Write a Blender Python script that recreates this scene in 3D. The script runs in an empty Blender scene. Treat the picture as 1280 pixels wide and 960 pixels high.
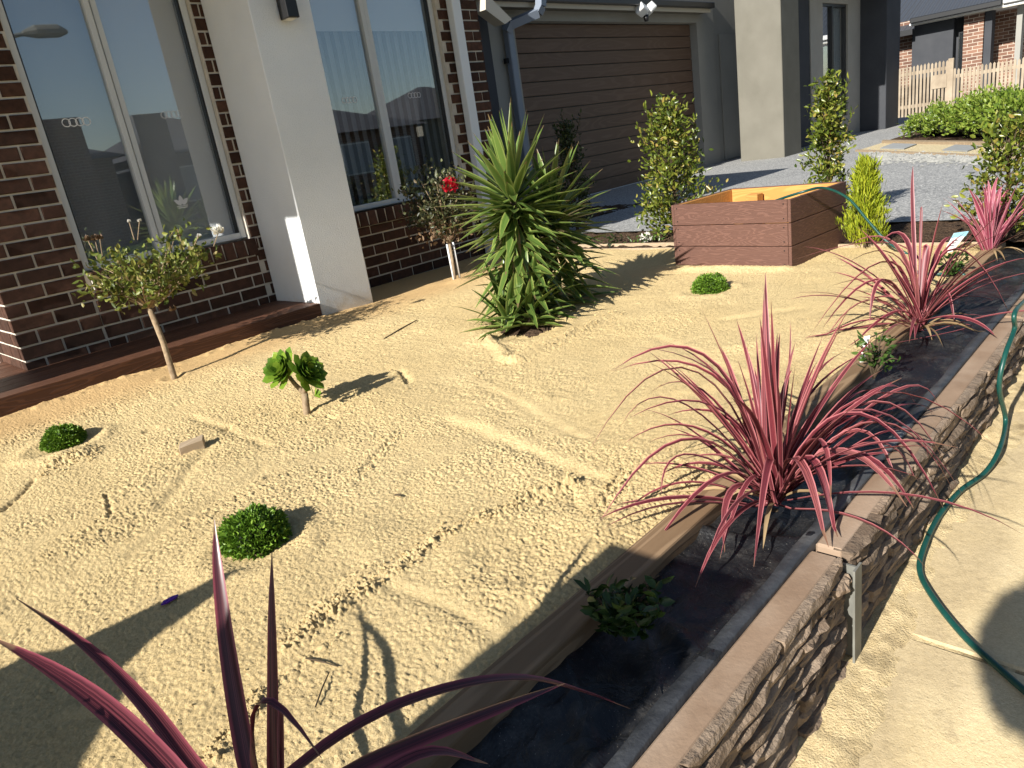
import bpy, bmesh, math, random
import numpy as np
from mathutils import Vector, Matrix

random.seed(7)
RNG = np.random.default_rng(7)
SC = bpy.context.scene
COL = SC.collection
R = math.radians

# ------------------------------------------------------------------ camera
YAW, PITCH, ROLL, FPX = 0.77451726, 0.31935999, -0.15503753, 901.96
fw = np.array([math.sin(YAW)*math.cos(PITCH), math.cos(YAW)*math.cos(PITCH), -math.sin(PITCH)])
_r = np.array([math.cos(YAW), -math.sin(YAW), 0.0]); _u = np.cross(_r, fw)
cr = math.cos(ROLL)*_r + math.sin(ROLL)*_u
cu = -math.sin(ROLL)*_r + math.cos(ROLL)*_u
cam = bpy.data.cameras.new('camera'); camo = bpy.data.objects.new('camera', cam); COL.objects.link(camo)
cam.sensor_width = 36.0; cam.lens = 36.0*FPX/1280.0; cam.clip_start = 0.02; cam.clip_end = 2000
camo.matrix_world = Matrix(((cr[0], cu[0], -fw[0], 0), (cr[1], cu[1], -fw[1], 0), (cr[2], cu[2], -fw[2], 0), (0, 0, 0, 1)))
SC.camera = camo

# ------------------------------------------------------------------ sky and sun
SUN_AZ, SUN_EL = R(1.5), R(29.5)          # direction the light travels, from +X
world = bpy.data.worlds.new('World'); SC.world = world; world.use_nodes = True
wn = world.node_tree
sky = wn.nodes.new('ShaderNodeTexSky'); sky.sky_type = 'NISHITA'; sky.sun_disc = False
sky.sun_elevation = SUN_EL
sky.sun_rotation = math.atan2(-math.cos(SUN_AZ), -math.sin(SUN_AZ))
sky.air_density = 1.0; sky.dust_density = 0.6; sky.ozone_density = 1.2
wn.links.new(sky.outputs[0], wn.nodes['Background'].inputs[0])
wn.nodes['Background'].inputs[1].default_value = 0.056
sun = bpy.data.lights.new('sun', 'SUN'); sun.energy = 5.0; sun.angle = R(0.53); sun.color = (1.0, 0.955, 0.88)
suno = bpy.data.objects.new('sun', sun); COL.objects.link(suno)
SD = Vector((math.cos(SUN_EL)*math.cos(SUN_AZ), math.cos(SUN_EL)*math.sin(SUN_AZ), -math.sin(SUN_EL)))
suno.rotation_euler = SD.to_track_quat('-Z', 'Y').to_euler()
SC.view_settings.view_transform = 'Standard'; SC.view_settings.look = 'None'
SC.view_settings.gamma = 1.0; SC.view_settings.use_curve_mapping = False
SC.view_settings.exposure = 0.88

# ------------------------------------------------------------------ helpers: placing
def ray(x, y): return fw + cr*(x-640.0)/FPX - cu*(y-480.0)/FPX
def at(x, y, d): return Vector(ray(x, y)*d)
def onz(x, y, z): d = ray(x, y); return Vector(d*(z/d[2]))
def ony(x, y, Y): d = ray(x, y); return Vector(d*(Y/d[1]))
def pathz(x): return min(-1.262+.042*(x-1.0), -1.0)
def onpath(px, py, up=0.0):
    z = -1.2
    for _ in range(12): z = pathz(onz(px, py, z).x)+up
    return onz(px, py, z)
def depth(p): return float(np.dot(np.array(p), fw))

Z_SAND, Z_DRIVE, Z_PATH, Z_DECK = -0.962, -0.93, -1.265, -0.854
YF = 5.05                                    # brick facade plane

# ------------------------------------------------------------------ helpers: objects
WT = {}
def obj(name, me, mat=None, parent=None, loc=None):
    o = bpy.data.objects.new(name, me); COL.objects.link(o)
    if mat is not None and me is not None and len(me.materials) == 0: me.materials.append(mat)
    if loc is not None: o.location = loc
    WT[o.name] = Vector(loc) if loc is not None else Vector((0, 0, 0))
    if parent is not None:
        o.parent = parent
        o.matrix_parent_inverse = Matrix.Translation(-WT[parent.name])
    return o
def tag(o, label=None, cat=None, group=None, kind=None):
    if label: o['label'] = label
    if cat: o['category'] = cat
    if group: o['group'] = group
    if kind: o['kind'] = kind
    return o
def thing(name, label, cat, loc=(0, 0, 0), group=None):
    o = obj(name, None, None, None, loc); o.empty_display_size = 0.1
    return tag(o, label, cat, group)
def mesh(name, v, f, smooth=False):
    me = bpy.data.meshes.new(name); me.from_pydata([tuple(p) for p in v], [], f); me.update()
    if smooth: me.polygons.foreach_set('use_smooth', [True]*len(me.polygons))
    return me
def npmesh(name, v, quads=None, tris=None, smooth=False):
    me = bpy.data.meshes.new(name); v = np.asarray(v, np.float32)
    me.vertices.add(len(v)); me.vertices.foreach_set('co', v.ravel())
    fl = []; ls = []; lt = []; n = 0
    if quads is not None and len(quads):
        q = np.asarray(quads, np.int32); fl.append(q.ravel()); ls.append(np.arange(len(q))*4); lt.append(np.full(len(q), 4)); n = len(q)*4
    if tris is not None and len(tris):
        t = np.asarray(tris, np.int32); fl.append(t.ravel()); ls.append(n+np.arange(len(t))*3); lt.append(np.full(len(t), 3))
    fl = np.concatenate(fl).astype(np.int32); ls = np.concatenate(ls).astype(np.int32); lt = np.concatenate(lt).astype(np.int32)
    me.loops.add(len(fl)); me.loops.foreach_set('vertex_index', fl)
    me.polygons.add(len(ls)); me.polygons.foreach_set('loop_start', ls); me.polygons.foreach_set('loop_total', lt)
    if smooth: me.polygons.foreach_set('use_smooth', np.ones(len(ls), bool))
    me.update(calc_edges=True); me.validate(); return me
class MB:
    def __init__(s): s.v = []; s.f = []
    def add(s, v, f):
        n = len(s.v); s.v += [tuple(p) for p in v]; s.f += [tuple(i+n for i in q) for q in f]; return s
    def box(s, a, b):
        x0, y0, z0 = a; x1, y1, z1 = b
        return s.add([(x0,y0,z0),(x1,y0,z0),(x1,y1,z0),(x0,y1,z0),(x0,y0,z1),(x1,y0,z1),(x1,y1,z1),(x0,y1,z1)],
                     [(3,2,1,0),(4,5,6,7),(0,1,5,4),(1,2,6,5),(2,3,7,6),(3,0,4,7)])
    def bar(s, p, q, w, h, up=(0,0,1)):
        p = Vector(p); q = Vector(q); d = (q-p).normalized(); sd = d.cross(Vector(up))
        if sd.length < 1e-4: sd = d.cross(Vector((1,0,0)))
        sd.normalize(); u = sd.cross(d)
        c = [(-1,-1),(1,-1),(1,1),(-1,1)]
        v = [p+sd*a*w/2+u*b*h/2 for a, b in c]+[q+sd*a*w/2+u*b*h/2 for a, b in c]
        return s.add(v, [(0,1,2,3),(7,6,5,4),(0,4,5,1),(1,5,6,2),(2,6,7,3),(3,7,4,0)])
    def tube(s, pts, rad, n=8, cap=True):
        pts = [Vector(p) for p in pts]
        if not hasattr(rad, '__len__'): rad = [rad]*len(pts)
        T = []
        for i in range(len(pts)):
            a = pts[max(0, i-1)]; b = pts[min(len(pts)-1, i+1)]; T.append((b-a).normalized())
        nrm = T[0].orthogonal().normalized(); rings = []
        for i, p in enumerate(pts):
            nrm = (nrm - T[i]*nrm.dot(T[i])).normalized(); bn = T[i].cross(nrm)
            rings.append([p+(nrm*math.cos(k*2*math.pi/n)+bn*math.sin(k*2*math.pi/n))*rad[i] for k in range(n)])
        v = [q for r_ in rings for q in r_]; f = []
        for i in range(len(pts)-1):
            for k in range(n): f.append((i*n+k, i*n+(k+1) % n, (i+1)*n+(k+1) % n, (i+1)*n+k))
        if cap: f.append(tuple(range(n-1, -1, -1))); f.append(tuple((len(pts)-1)*n+k for k in range(n)))
        return s.add(v, f)
    def prism(s, prof, x0, x1, axis='x'):
        n = len(prof)
        if axis == 'x': v = [(x0, a, b) for a, b in prof]+[(x1, a, b) for a, b in prof]
        elif axis == 'y': v = [(a, x0, b) for a, b in prof]+[(a, x1, b) for a, b in prof]
        else: v = [(a, b, x0) for a, b in prof]+[(a, b, x1) for a, b in prof]
        f = [tuple(range(n)), tuple(range(2*n-1, n-1, -1))]+[(i, i+n, (i+1) % n+n, (i+1) % n) for i in range(n)]
        return s.add(v, f)
    def mesh(s, name, smooth=False, bevel=0.0, seg=1):
        me = mesh(name, s.v, s.f, smooth)
        bm = bmesh.new(); bm.from_mesh(me)
        bmesh.ops.recalc_face_normals(bm, faces=bm.faces)
        if bevel > 0: bmesh.ops.bevel(bm, geom=list(bm.edges), offset=bevel, segments=seg, affect='EDGES', profile=0.5, clamp_overlap=True)
        bm.to_mesh(me); bm.free(); return me
    def obj(s, name, mat, parent=None, smooth=False, bevel=0.0, seg=1):
        return obj(name, s.mesh(name, smooth, bevel, seg), mat, parent)
def boxo(name, a, b, mat, parent=None, bevel=0.0): return MB().box(a, b).obj(name, mat, parent, bevel=bevel)

# ------------------------------------------------------------------ helpers: numpy noise
def vnoise(x, y, s, seed):
    x = x/s; y = y/s; xi = np.floor(x).astype(np.int64); yi = np.floor(y).astype(np.int64); fx = x-xi; fy = y-yi
    fx = fx*fx*(3-2*fx); fy = fy*fy*(3-2*fy)
    def h(a, b):
        n = (a*374761393+b*668265263+seed*974634777) & 0x7fffffff
        n = ((n ^ (n >> 13))*1274126177) & 0x7fffffff
        return ((n ^ (n >> 16)) & 0xffff)/32767.5-1
    return (h(xi,yi)*(1-fx)+h(xi+1,yi)*fx)*(1-fy)+(h(xi,yi+1)*(1-fx)+h(xi+1,yi+1)*fx)*fy
def sstep(a, b, x): t = np.clip((x-a)/(b-a), 0, 1); return t*t*(3-2*t)

# ------------------------------------------------------------------ materials
def new_mat(name):
    m = bpy.data.materials.new(name); m.use_nodes = True; nt = m.node_tree
    return m, nt, nt.nodes['Principled BSDF']
def nd(nt, t, **kw):
    n = nt.nodes.new(t)
    for k, v in kw.items():
        if k.startswith('i_'):
            key = k[2:]; key = int(key) if key.isdigit() else key
            n.inputs[key].default_value = v
        else: setattr(n, k, v)
    return n
def ramp(nt, fac, stops, interp='LINEAR'):
    r_ = nt.nodes.new('ShaderNodeValToRGB'); r_.color_ramp.interpolation = interp
    el = r_.color_ramp.elements
    while len(el) < len(stops): el.new(0.5)
    for e, (p, c) in zip(el, stops): e.position = p; e.color = (*c, 1) if len(c) == 3 else c
    nt.links.new(fac, r_.inputs[0]); return r_.outputs[0]
def mix(nt, fac, a, b, mode='MIX'):
    m = nt.nodes.new('ShaderNodeMix'); m.data_type = 'RGBA'; m.blend_type = mode
    for sock, val in ((m.inputs[0], fac), (m.inputs[6], a), (m.inputs[7], b)):
        if hasattr(val, 'links'): nt.links.new(val, sock)
        elif isinstance(val, (int, float)): sock.default_value = val
        else: sock.default_value = (*val, 1) if len(val) == 3 else val
    return m.outputs[2]
def coords(nt, kind='Object'): return nt.nodes.new('ShaderNodeTexCoord').outputs[kind]
def worldpos(nt): return nt.nodes.new('ShaderNodeNewGeometry').outputs['Position']
def noise(nt, vec, scale, detail=4, rough=.55, dist=0.0, out='Fac'):
    n = nd(nt, 'ShaderNodeTexNoise'); n.inputs['Scale'].default_value = scale; n.inputs['Detail'].default_value = detail
    n.inputs['Roughness'].default_value = rough; n.inputs['Distortion'].default_value = dist
    if vec is not None: nt.links.new(vec, n.inputs['Vector'])
    return n.outputs[out]
def bump(nt, bs, height, strength=.5, distance=.01, prev=None):
    b = nd(nt, 'ShaderNodeBump'); b.inputs['Strength'].default_value = strength; b.inputs['Distance'].default_value = distance
    nt.links.new(height, b.inputs['Height'])
    if prev is not None: nt.links.new(prev, b.inputs['Normal'])
    nt.links.new(b.outputs[0], bs.inputs['Normal']); return b.outputs[0]
def M_noisy(name, c1, c2, scale=8, rough=.7, bscale=60, bstr=.3, bdist=.004, spec=.3, objrand=0.0, metal=0.0, c3=None):
    m, nt, bs = new_mat(name); P = worldpos(nt)
    col = ramp(nt, noise(nt, P, scale, 6), [(.3, c1), (.7, c2)])
    if c3 is not None: col = mix(nt, ramp(nt, noise(nt, P, scale*.27, 5), [(.48, (0,0,0)), (.68, (1,1,1))]), col, c3)
    if objrand > 0:
        oi = nt.nodes.new('ShaderNodeObjectInfo')
        k = ramp(nt, oi.outputs['Random'], [(0, (1-objrand,)*3), (1, (1+objrand,)*3)])
        col = mix(nt, 1.0, col, k, 'MULTIPLY')
    nt.links.new(col, bs.inputs['Base Color']); bs.inputs['Roughness'].default_value = rough
    bs.inputs['Specular IOR Level'].default_value = spec; bs.inputs['Metallic'].default_value = metal
    if bstr > 0: bump(nt, bs, noise(nt, P, bscale, 5, .6), bstr, bdist)
    return m
def M_wood(name, c1, c2, axis='x', scale=1.0, rough=.55, bdist=.003, emboss=1.0, objrand=.12):
    m, nt, bs = new_mat(name); P = worldpos(nt)
    mp = nd(nt, 'ShaderNodeMapping'); nt.links.new(P, mp.inputs['Vector'])
    s = {'x': (1.6, 14, 14), 'y': (14, 1.6, 14), 'z': (14, 14, 1.6)}[axis]
    mp.inputs['Scale'].default_value = tuple(k*scale for k in s)
    oi = nt.nodes.new('ShaderNodeObjectInfo')
    ofs = nd(nt, 'ShaderNodeVectorMath', operation='SCALE'); ofs.inputs[0].default_value = (13, 17, 7); nt.links.new(oi.outputs['Random'], ofs.inputs['Scale'])
    ad = nd(nt, 'ShaderNodeVectorMath', operation='ADD'); nt.links.new(mp.outputs[0], ad.inputs[0]); nt.links.new(ofs.outputs[0], ad.inputs[1])
    base = noise(nt, ad.outputs[0], .55, 2, .4)
    mul = nd(nt, 'ShaderNodeMath', operation='MULTIPLY'); mul.inputs[1].default_value = 95; nt.links.new(base, mul.inputs[0])
    sn = nd(nt, 'ShaderNodeMath', operation='SINE'); nt.links.new(mul.outputs[0], sn.inputs[0])
    fine = noise(nt, ad.outputs[0], 6, 6, .7)
    g = ramp(nt, sn.outputs[0], [(.25, (0,0,0)), (.75, (1,1,1))])
    g2 = mix(nt, .45, g, fine)
    col = mix(nt, g2, c1, c2)
    k = ramp(nt, oi.outputs['Random'], [(0, (1-objrand,)*3), (1, (1+objrand,)*3)])
    col = mix(nt, 1.0, col, k, 'MULTIPLY')
    nt.links.new(col, bs.inputs['Base Color']); bs.inputs['Roughness'].default_value = rough; bs.inputs['Specular IOR Level'].default_value = .3
    bump(nt, bs, g2, .8*emboss, bdist)
    return m
def M_plain(name, c, rough=.5, metal=0, spec=.4, bscale=0, bstr=.1):
    m, nt, bs = new_mat(name); bs.inputs['Base Color'].default_value = (*c, 1); bs.inputs['Roughness'].default_value = rough
    bs.inputs['Metallic'].default_value = metal; bs.inputs['Specular IOR Level'].default_value = spec
    if bscale: bump(nt, bs, noise(nt, worldpos(nt), bscale, 4), bstr, .003)
    return m
def M_leaf(name, stops, transl=.25, rough=.45, island=True, objr=True, edge=None, spec=.35, stripe=None):
    """stops: ramp over the per-leaf random; edge: colour of margins by the u coordinate of the leaf."""
    m, nt, bs = new_mat(name)
    g = nt.nodes.new('ShaderNodeNewGeometry'); oi = nt.nodes.new('ShaderNodeObjectInfo')
    rnd = g.outputs['Random Per Island'] if island else oi.outputs['Random']
    col = ramp(nt, rnd, stops)
    if edge is not None or stripe is not None:
        uv = nt.nodes.new('ShaderNodeUVMap'); sp = nd(nt, 'ShaderNodeSeparateXYZ'); nt.links.new(uv.outputs[0], sp.inputs[0])
        if stripe is not None:
            cmb = nd(nt, 'ShaderNodeCombineXYZ'); ml = nd(nt, 'ShaderNodeMath', operation='MULTIPLY'); ml.inputs[1].default_value = 14
            nt.links.new(sp.outputs[0], ml.inputs[0]); nt.links.new(ml.outputs[0], cmb.inputs[0])
            ml2 = nd(nt, 'ShaderNodeMath', operation='MULTIPLY'); ml2.inputs[1].default_value = .8; nt.links.new(sp.outputs[1], ml2.inputs[0]); nt.links.new(ml2.outputs[0], cmb.inputs[1])
            ml3 = nd(nt, 'ShaderNodeMath', operation='MULTIPLY'); ml3.inputs[1].default_value = 40; nt.links.new(oi.outputs['Random'], ml3.inputs[0]); nt.links.new(ml3.outputs[0], cmb.inputs[2])
            col = mix(nt, ramp(nt, noise(nt, cmb.outputs[0], 1.3, 4, .7), [(.40, (0,0,0)), (.54, (1,1,1))]), col, stripe)
        if edge is not None:
            a = nd(nt, 'ShaderNodeMath', operation='SUBTRACT'); a.inputs[1].default_value = .5; nt.links.new(sp.outputs[0], a.inputs[0])
            b = nd(nt, 'ShaderNodeMath', operation='ABSOLUTE'); nt.links.new(a.outputs[0], b.inputs[0])
            col = mix(nt, ramp(nt, b.outputs[0], [(.30, (0,0,0)), (.46, (1,1,1))]), col, edge)
    if stripe is not None:
        ag = nd(nt, 'ShaderNodeMath', operation='MULTIPLY_ADD'); ag.inputs[1].default_value = .10; nt.links.new(oi.outputs['Random'], ag.inputs[0]); nt.links.new(sp.outputs[1], ag.inputs[2])
        col = mix(nt, ramp(nt, ag.outputs[0], [(.99, (0,0,0)), (1.0, (.8,.8,.8))]), col, (.20,.12,.07))
    nt.links.new(col, bs.inputs['Base Color']); bs.inputs['Roughness'].default_value = rough; bs.inputs['Specular IOR Level'].default_value = spec
    tr = nd(nt, 'ShaderNodeBsdfTranslucent'); nt.links.new(col, tr.inputs['Color'])
    mx = nd(nt, 'ShaderNodeMixShader'); mx.inputs[0].default_value = transl
    nt.links.new(bs.outputs[0], mx.inputs[1]); nt.links.new(tr.outputs[0], mx.inputs[2])
    nt.links.new(mx.outputs[0], nt.nodes['Material Output'].inputs['Surface'])
    return m
def M_glass(name, tint=(.88,.90,.90), refl=.19):
    m, nt, bs = new_mat(name); nt.nodes.remove(bs)
    lw = nd(nt, 'ShaderNodeLayerWeight'); lw.inputs[0].default_value = .5
    pw = nd(nt, 'ShaderNodeMath', operation='POWER'); pw.inputs[1].default_value = 3.6; nt.links.new(lw.outputs['Facing'], pw.inputs[0])
    fr = nd(nt, 'ShaderNodeMath', operation='MULTIPLY_ADD'); fr.inputs[1].default_value = .82; fr.inputs[2].default_value = refl; nt.links.new(pw.outputs[0], fr.inputs[0])
    t = nd(nt, 'ShaderNodeBsdfTransparent'); t.inputs[0].default_value = (*tint, 1)
    g = nd(nt, 'ShaderNodeBsdfGlossy'); g.inputs['Roughness'].default_value = .012; g.inputs[0].default_value = (.95,.97,1,1)
    mx = nd(nt, 'ShaderNodeMixShader'); nt.links.new(fr.outputs[0], mx.inputs[0]); nt.links.new(t.outputs[0], mx.inputs[1]); nt.links.new(g.outputs[0], mx.inputs[2])
    nt.links.new(mx.outputs[0], nt.nodes['Material Output'].inputs['Surface']); return m

def make_sand_mat():
    m, nt, bs = new_mat('sand'); P = worldpos(nt)
    big = noise(nt, P, 1.3, 5); fine = noise(nt, P, 210, 3, .7); mid = noise(nt, P, 24, 5, .6)
    c = ramp(nt, big, [(.3, (.62,.45,.205)), (.72, (.72,.545,.275))])
    c = mix(nt, .35, c, ramp(nt, fine, [(.30, (.42,.30,.135)), (.68, (.88,.75,.46))]))
    c = mix(nt, ramp(nt, mid, [(.5, (0,0,0)), (.85, (.35,.35,.35))]), c, (.46,.33,.16))
    sp = nd(nt, 'ShaderNodeSeparateXYZ'); nt.links.new(P, sp.inputs[0])
    a = nd(nt, 'ShaderNodeMath', operation='MULTIPLY_ADD'); a.inputs[1].default_value = .25; nt.links.new(noise(nt, P, 2.5, 3), a.inputs[0]); nt.links.new(sp.outputs[1], a.inputs[2])
    wet = ramp(nt, nd_map(nt, a.outputs[0], 3.95, 4.35), [(0, (0,0,0)), (1, (.75,.75,.75))])
    c = mix(nt, wet, c, (.56,.36,.165))
    nt.links.new(c, bs.inputs['Base Color']); bs.inputs['Roughness'].default_value = .95; bs.inputs['Specular IOR Level'].default_value = .1
    b1 = bump(nt, bs, noise(nt, P, 230, 4, .75), .75, .007)
    bump(nt, bs, noise(nt, P, 420, 2, .8), .7, .0035, b1)
    return m
def nd_map(nt, s, a, b):
    n = nd(nt, 'ShaderNodeMapRange'); n.inputs[1].default_value = a; n.inputs[2].default_value = b; nt.links.new(s, n.inputs[0]); return n.outputs[0]

MT = {}
MT['sand'] = make_sand_mat()
MT['brick'] = M_noisy('brick', (.046,.024,.016), (.085,.041,.027), 30, .85, 160, .8, .004, .2, .38)
MT['mortar'] = M_noisy('mortar', (.52,.48,.40), (.63,.58,.50), 20, .95, 120, .6, .004, .1)
MT['render_white'] = M_noisy('render_white', (.78,.81,.82), (.83,.855,.86), 3, .9, 130, .9, .006, .15, c3=(.75,.77,.77))
_m = MT['render_white']; _nt = _m.node_tree; _bs = _nt.nodes['Principled BSDF']; _P = worldpos(_nt); _src = _bs.inputs['Base Color'].links[0].from_socket
_sp = nd(_nt, 'ShaderNodeSeparateXYZ'); _nt.links.new(_P, _sp.inputs[0])
_a = nd(_nt, 'ShaderNodeMath', operation='MULTIPLY_ADD'); _a.inputs[1].default_value = -.30; _nt.links.new(noise(_nt, _P, 14, 6, .7), _a.inputs[0]); _nt.links.new(_sp.outputs[2], _a.inputs[2])
_f = nd(_nt, 'ShaderNodeMapRange'); _f.inputs[1].default_value = -.98; _f.inputs[2].default_value = -1.10; _f.inputs[4].default_value = .55; _nt.links.new(_a.outputs[0], _f.inputs[0])
_nt.links.new(mix(_nt, _f.outputs[0], _src, (.55,.46,.31)), _bs.inputs['Base Color'])
MT['render_grey'] = M_noisy('render_grey', (.27,.265,.24), (.31,.30,.27), 2, .9, 120, .5, .003, .15)
MT['render_tan'] = M_noisy('render_tan', (.145,.137,.112), (.178,.168,.139), 2.5, .9, 110, .6, .004, .15)
MT['render_beige'] = M_noisy('render_beige', (.33,.31,.27), (.38,.355,.31), 2.5, .9, 110, .5, .004, .15)
MT['render_dark'] = M_noisy('render_dark', (.045,.048,.055), (.06,.063,.07), 2, .85, 120, .4, .003, .2)
MT['alu'] = M_plain('aluminium_white', (.60,.62,.62), .35, 0, .5)
MT['alu_dark'] = M_plain('aluminium_dark', (.02,.021,.023), .4)
MT['glass'] = M_glass('window_glass')
MT['room'] = M_plain('room_wall', (.16,.16,.165), .9)
MT['blind'] = M_plain('roller_blind', (.66,.65,.68), .8)
MT['slat'] = M_plain('blind_slat', (.26,.28,.31), .7)
MT['sticker'] = M_plain('sticker_white', (.8,.8,.8), .6)
MT['sticker_pale'] = M_plain('sticker_pale', (.6,.6,.62), .6)
MT['deck'] = M_wood('deck_board', (.070,.030,.017), (.150,.066,.036), 'x', 1.5, .6, .004)
MT['planter_y'] = M_wood('planter_board_y', (.098,.048,.035), (.160,.082,.061), 'y', 2.6, .7, .002, .7, .05)
MT['planter_x'] = M_wood('planter_board_x', (.098,.048,.035), (.160,.082,.061), 'x', 2.6, .7, .002, .7, .05)
MT['pine'] = M_wood('pine', (.44,.205,.052), (.58,.30,.09), 'y', .9, .6, .001, .4)
MT['pine_old'] = M_wood('pine_weathered', (.30,.225,.145), (.42,.325,.22), 'x', .8, .8, .002, .6)
MT['garage'] = M_wood('garage_panel', (.108,.065,.043), (.142,.090,.062), 'x', .5, .55, .001, .4, .05)
MT['concrete'] = None
MT['galv'] = M_noisy('galvanised', (.17,.17,.15), (.26,.26,.23), 14, .6, 40, .1, .001, .4, 0, .35)
MT['black'] = M_plain('black_plastic', (.012,.012,.013), .4)
MT['white'] = M_plain('white_plastic', (.72,.72,.70), .45)
MT['grey_pipe'] = M_plain('grey_pipe', (.18,.21,.26), .4)
MT['pale_pipe'] = M_plain('pale_pipe', (.72,.76,.79), .4)
MT['fascia'] = M_plain('fascia_cream', (.50,.46,.38), .6)
MT['bark'] = M_noisy('bark', (.20,.14,.085), (.34,.26,.17), 40, .9, 90, .8, .004, .1)
MT['bark_dark'] = M_noisy('bark_dark', (.05,.035,.022), (.10,.075,.05), 40, .9, 90, .8, .004, .1)

def m_membrane():
    m, nt, bs = new_mat('membrane'); P = worldpos(nt)
    d = ramp(nt, noise(nt, P, 7, 7, .65), [(.47, (0,0,0)), (.72, (1,1,1))])
    d2 = ramp(nt, noise(nt, P, 130, 3, .7), [(.35, (.15,.15,.15)), (.7, (1,1,1))])
    c = mix(nt, mix(nt, 1.0, d, d2, 'MULTIPLY'), (.008,.0085,.010), (.085,.080,.072))
    c = mix(nt, ramp(nt, noise(nt, P, 420, 1), [(.74, (0,0,0)), (.78, (1,1,1))]), c, (.4,.36,.3))
    nt.links.new(c, bs.inputs['Base Color']); bs.inputs['Roughness'].default_value = .40; bs.inputs['Specular IOR Level'].default_value = .45
    b1 = bump(nt, bs, noise(nt, P, 17, 5, .55, .6), .8, .014); bump(nt, bs, noise(nt, P, 700, 1), .25, .001, b1)
    return m
MT['membrane'] = m_membrane()
MT['membrane_fold'] = M_noisy('membrane_fold', (.018,.020,.024), (.058,.062,.068), 11, .5, 40, .7, .006, .4, c3=(.17,.17,.165))
MT['stone'] = M_noisy('stone', (.155,.110,.076), (.285,.215,.155), 16, .9, 55, .9, .010, .2, .28, c3=(.30,.235,.175))
MT['stone_top'] = M_noisy('stone_top', (.225,.150,.098), (.31,.215,.145), 7, .9, 90, .4, .003, .2, c3=(.43,.33,.245))
MT['hose'] = M_noisy('hose', (.005,.050,.040), (.008,.068,.054), 60, .38, 200, .1, .001, .5)

def m_concrete():
    m, nt, bs = new_mat('path_concrete'); P = worldpos(nt)
    c = ramp(nt, noise(nt, P, 3, 6), [(.3, (.66,.515,.275)), (.7, (.74,.60,.36))])
    c = mix(nt, .3, c, ramp(nt, noise(nt, P, 160, 3, .7), [(.3, (.36,.265,.13)), (.7, (.80,.68,.44))]))
    sp = nd(nt, 'ShaderNodeSeparateXYZ'); nt.links.new(P, sp.inputs[0])
    a = nd(nt, 'ShaderNodeMath', operation='MULTIPLY_ADD'); a.inputs[1].default_value = .30; nt.links.new(noise(nt, P, 5.5, 5), a.inputs[0]); nt.links.new(sp.outputs[1], a.inputs[2])
    band = ramp(nt, nd_map(nt, a.outputs[0], .38, .62), [(0, (0,0,0)), (.55, (.5,.5,.5)), (1, (.35,.35,.35))])
    c = mix(nt, band, c, ramp(nt, noise(nt, P, 60, 5, .7), [(.3, (.19,.14,.085)), (.7, (.40,.31,.19))]))
    c = mix(nt, ramp(nt, noise(nt, P, 9, 6, .7), [(.6, (0,0,0)), (.72, (.5,.5,.5))]), c, (.27,.21,.13))
    nt.links.new(c, bs.inputs['Base Color']); bs.inputs['Roughness'].default_value = .9; bs.inputs['Specular IOR Level'].default_value = .15
    b1 = bump(nt, bs, noise(nt, P, 45, 6, .7), .55, .006); bump(nt, bs, noise(nt, P, 240, 3, .7), .5, .0025, b1)
    return m
MT['concrete'] = m_concrete()
def m_aggregate():
    m, nt, bs = new_mat('aggregate'); P = worldpos(nt)
    v = nd(nt, 'ShaderNodeTexVoronoi'); v.inputs['Scale'].default_value = 75; nt.links.new(P, v.inputs['Vector'])
    sp = nd(nt, 'ShaderNodeSeparateColor'); nt.links.new(v.outputs['Color'], sp.inputs[0])
    c = ramp(nt, sp.outputs[0], [(0, (.13,.135,.135)), (.5, (.27,.27,.265)), (.85, (.45,.445,.43)), (1, (.62,.61,.57))])
    c = mix(nt, .3, c, ramp(nt, noise(nt, P, .9, 5), [(.3, (.22,.225,.225)), (.7, (.38,.38,.37))]))
    nt.links.new(c, bs.inputs['Base Color']); bs.inputs['Roughness'].default_value = .8; bs.inputs['Specular IOR Level'].default_value = .25
    bump(nt, bs, v.outputs['Distance'], .5, .006); return m
MT['aggregate'] = m_aggregate()
MT['mulch'] = M_noisy('mulch', (.035,.022,.014), (.13,.085,.055), 70, .95, 45, 1, .03, .1)
MT['pebble'] = M_noisy('pebble', (.45,.36,.20), (.70,.60,.40), 60, .9, 50, 1, .015, .2)
MT['paver'] = M_noisy('paver', (.26,.27,.27), (.32,.33,.33), 12, .85, 120, .3, .003, .2, .05)
MT['asphalt'] = M_noisy('asphalt', (.045,.045,.047), (.065,.065,.066), 10, .9, 200, .6, .006, .2)
MT['grass'] = M_noisy('grass', (.035,.055,.018), (.075,.10,.032), 15, .95, 90, 1, .03, .1)
MT['ground'] = M_noisy('ground_earth', (.16,.13,.09), (.22,.18,.12), 2, .95, 20, .5, .02, .1)

# leaves
MT['cord'] = M_leaf('cordyline_leaf', [(0, (.13,.022,.030)), (.35, (.26,.042,.052)), (.75, (.37,.085,.09)), (1, (.44,.17,.14))], .2, .42, False, True, (.47,.16,.165), .35, (.085,.018,.026))
MT['cord_dark'] = M_leaf('cordyline_leaf_dark', [(0, (.085,.018,.026)), (.5, (.15,.03,.042)), (1, (.25,.065,.075))], .15, .33, False, True, (.26,.06,.08), .5, (.045,.010,.016))
MT['cord_pink'] = M_leaf('cordyline_leaf_pink', [(0, (.30,.045,.09)), (.5, (.40,.09,.15)), (1, (.50,.18,.22))], .2, .45, False, True, (.66,.28,.32), .45, (.20,.028,.055))
MT['yucca'] = M_leaf('yucca_leaf', [(0, (.040,.088,.016)), (.5, (.082,.148,.026)), (1, (.145,.21,.038))], .22, .28, False, True, (.26,.31,.08), .5, (.11,.175,.04))
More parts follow.
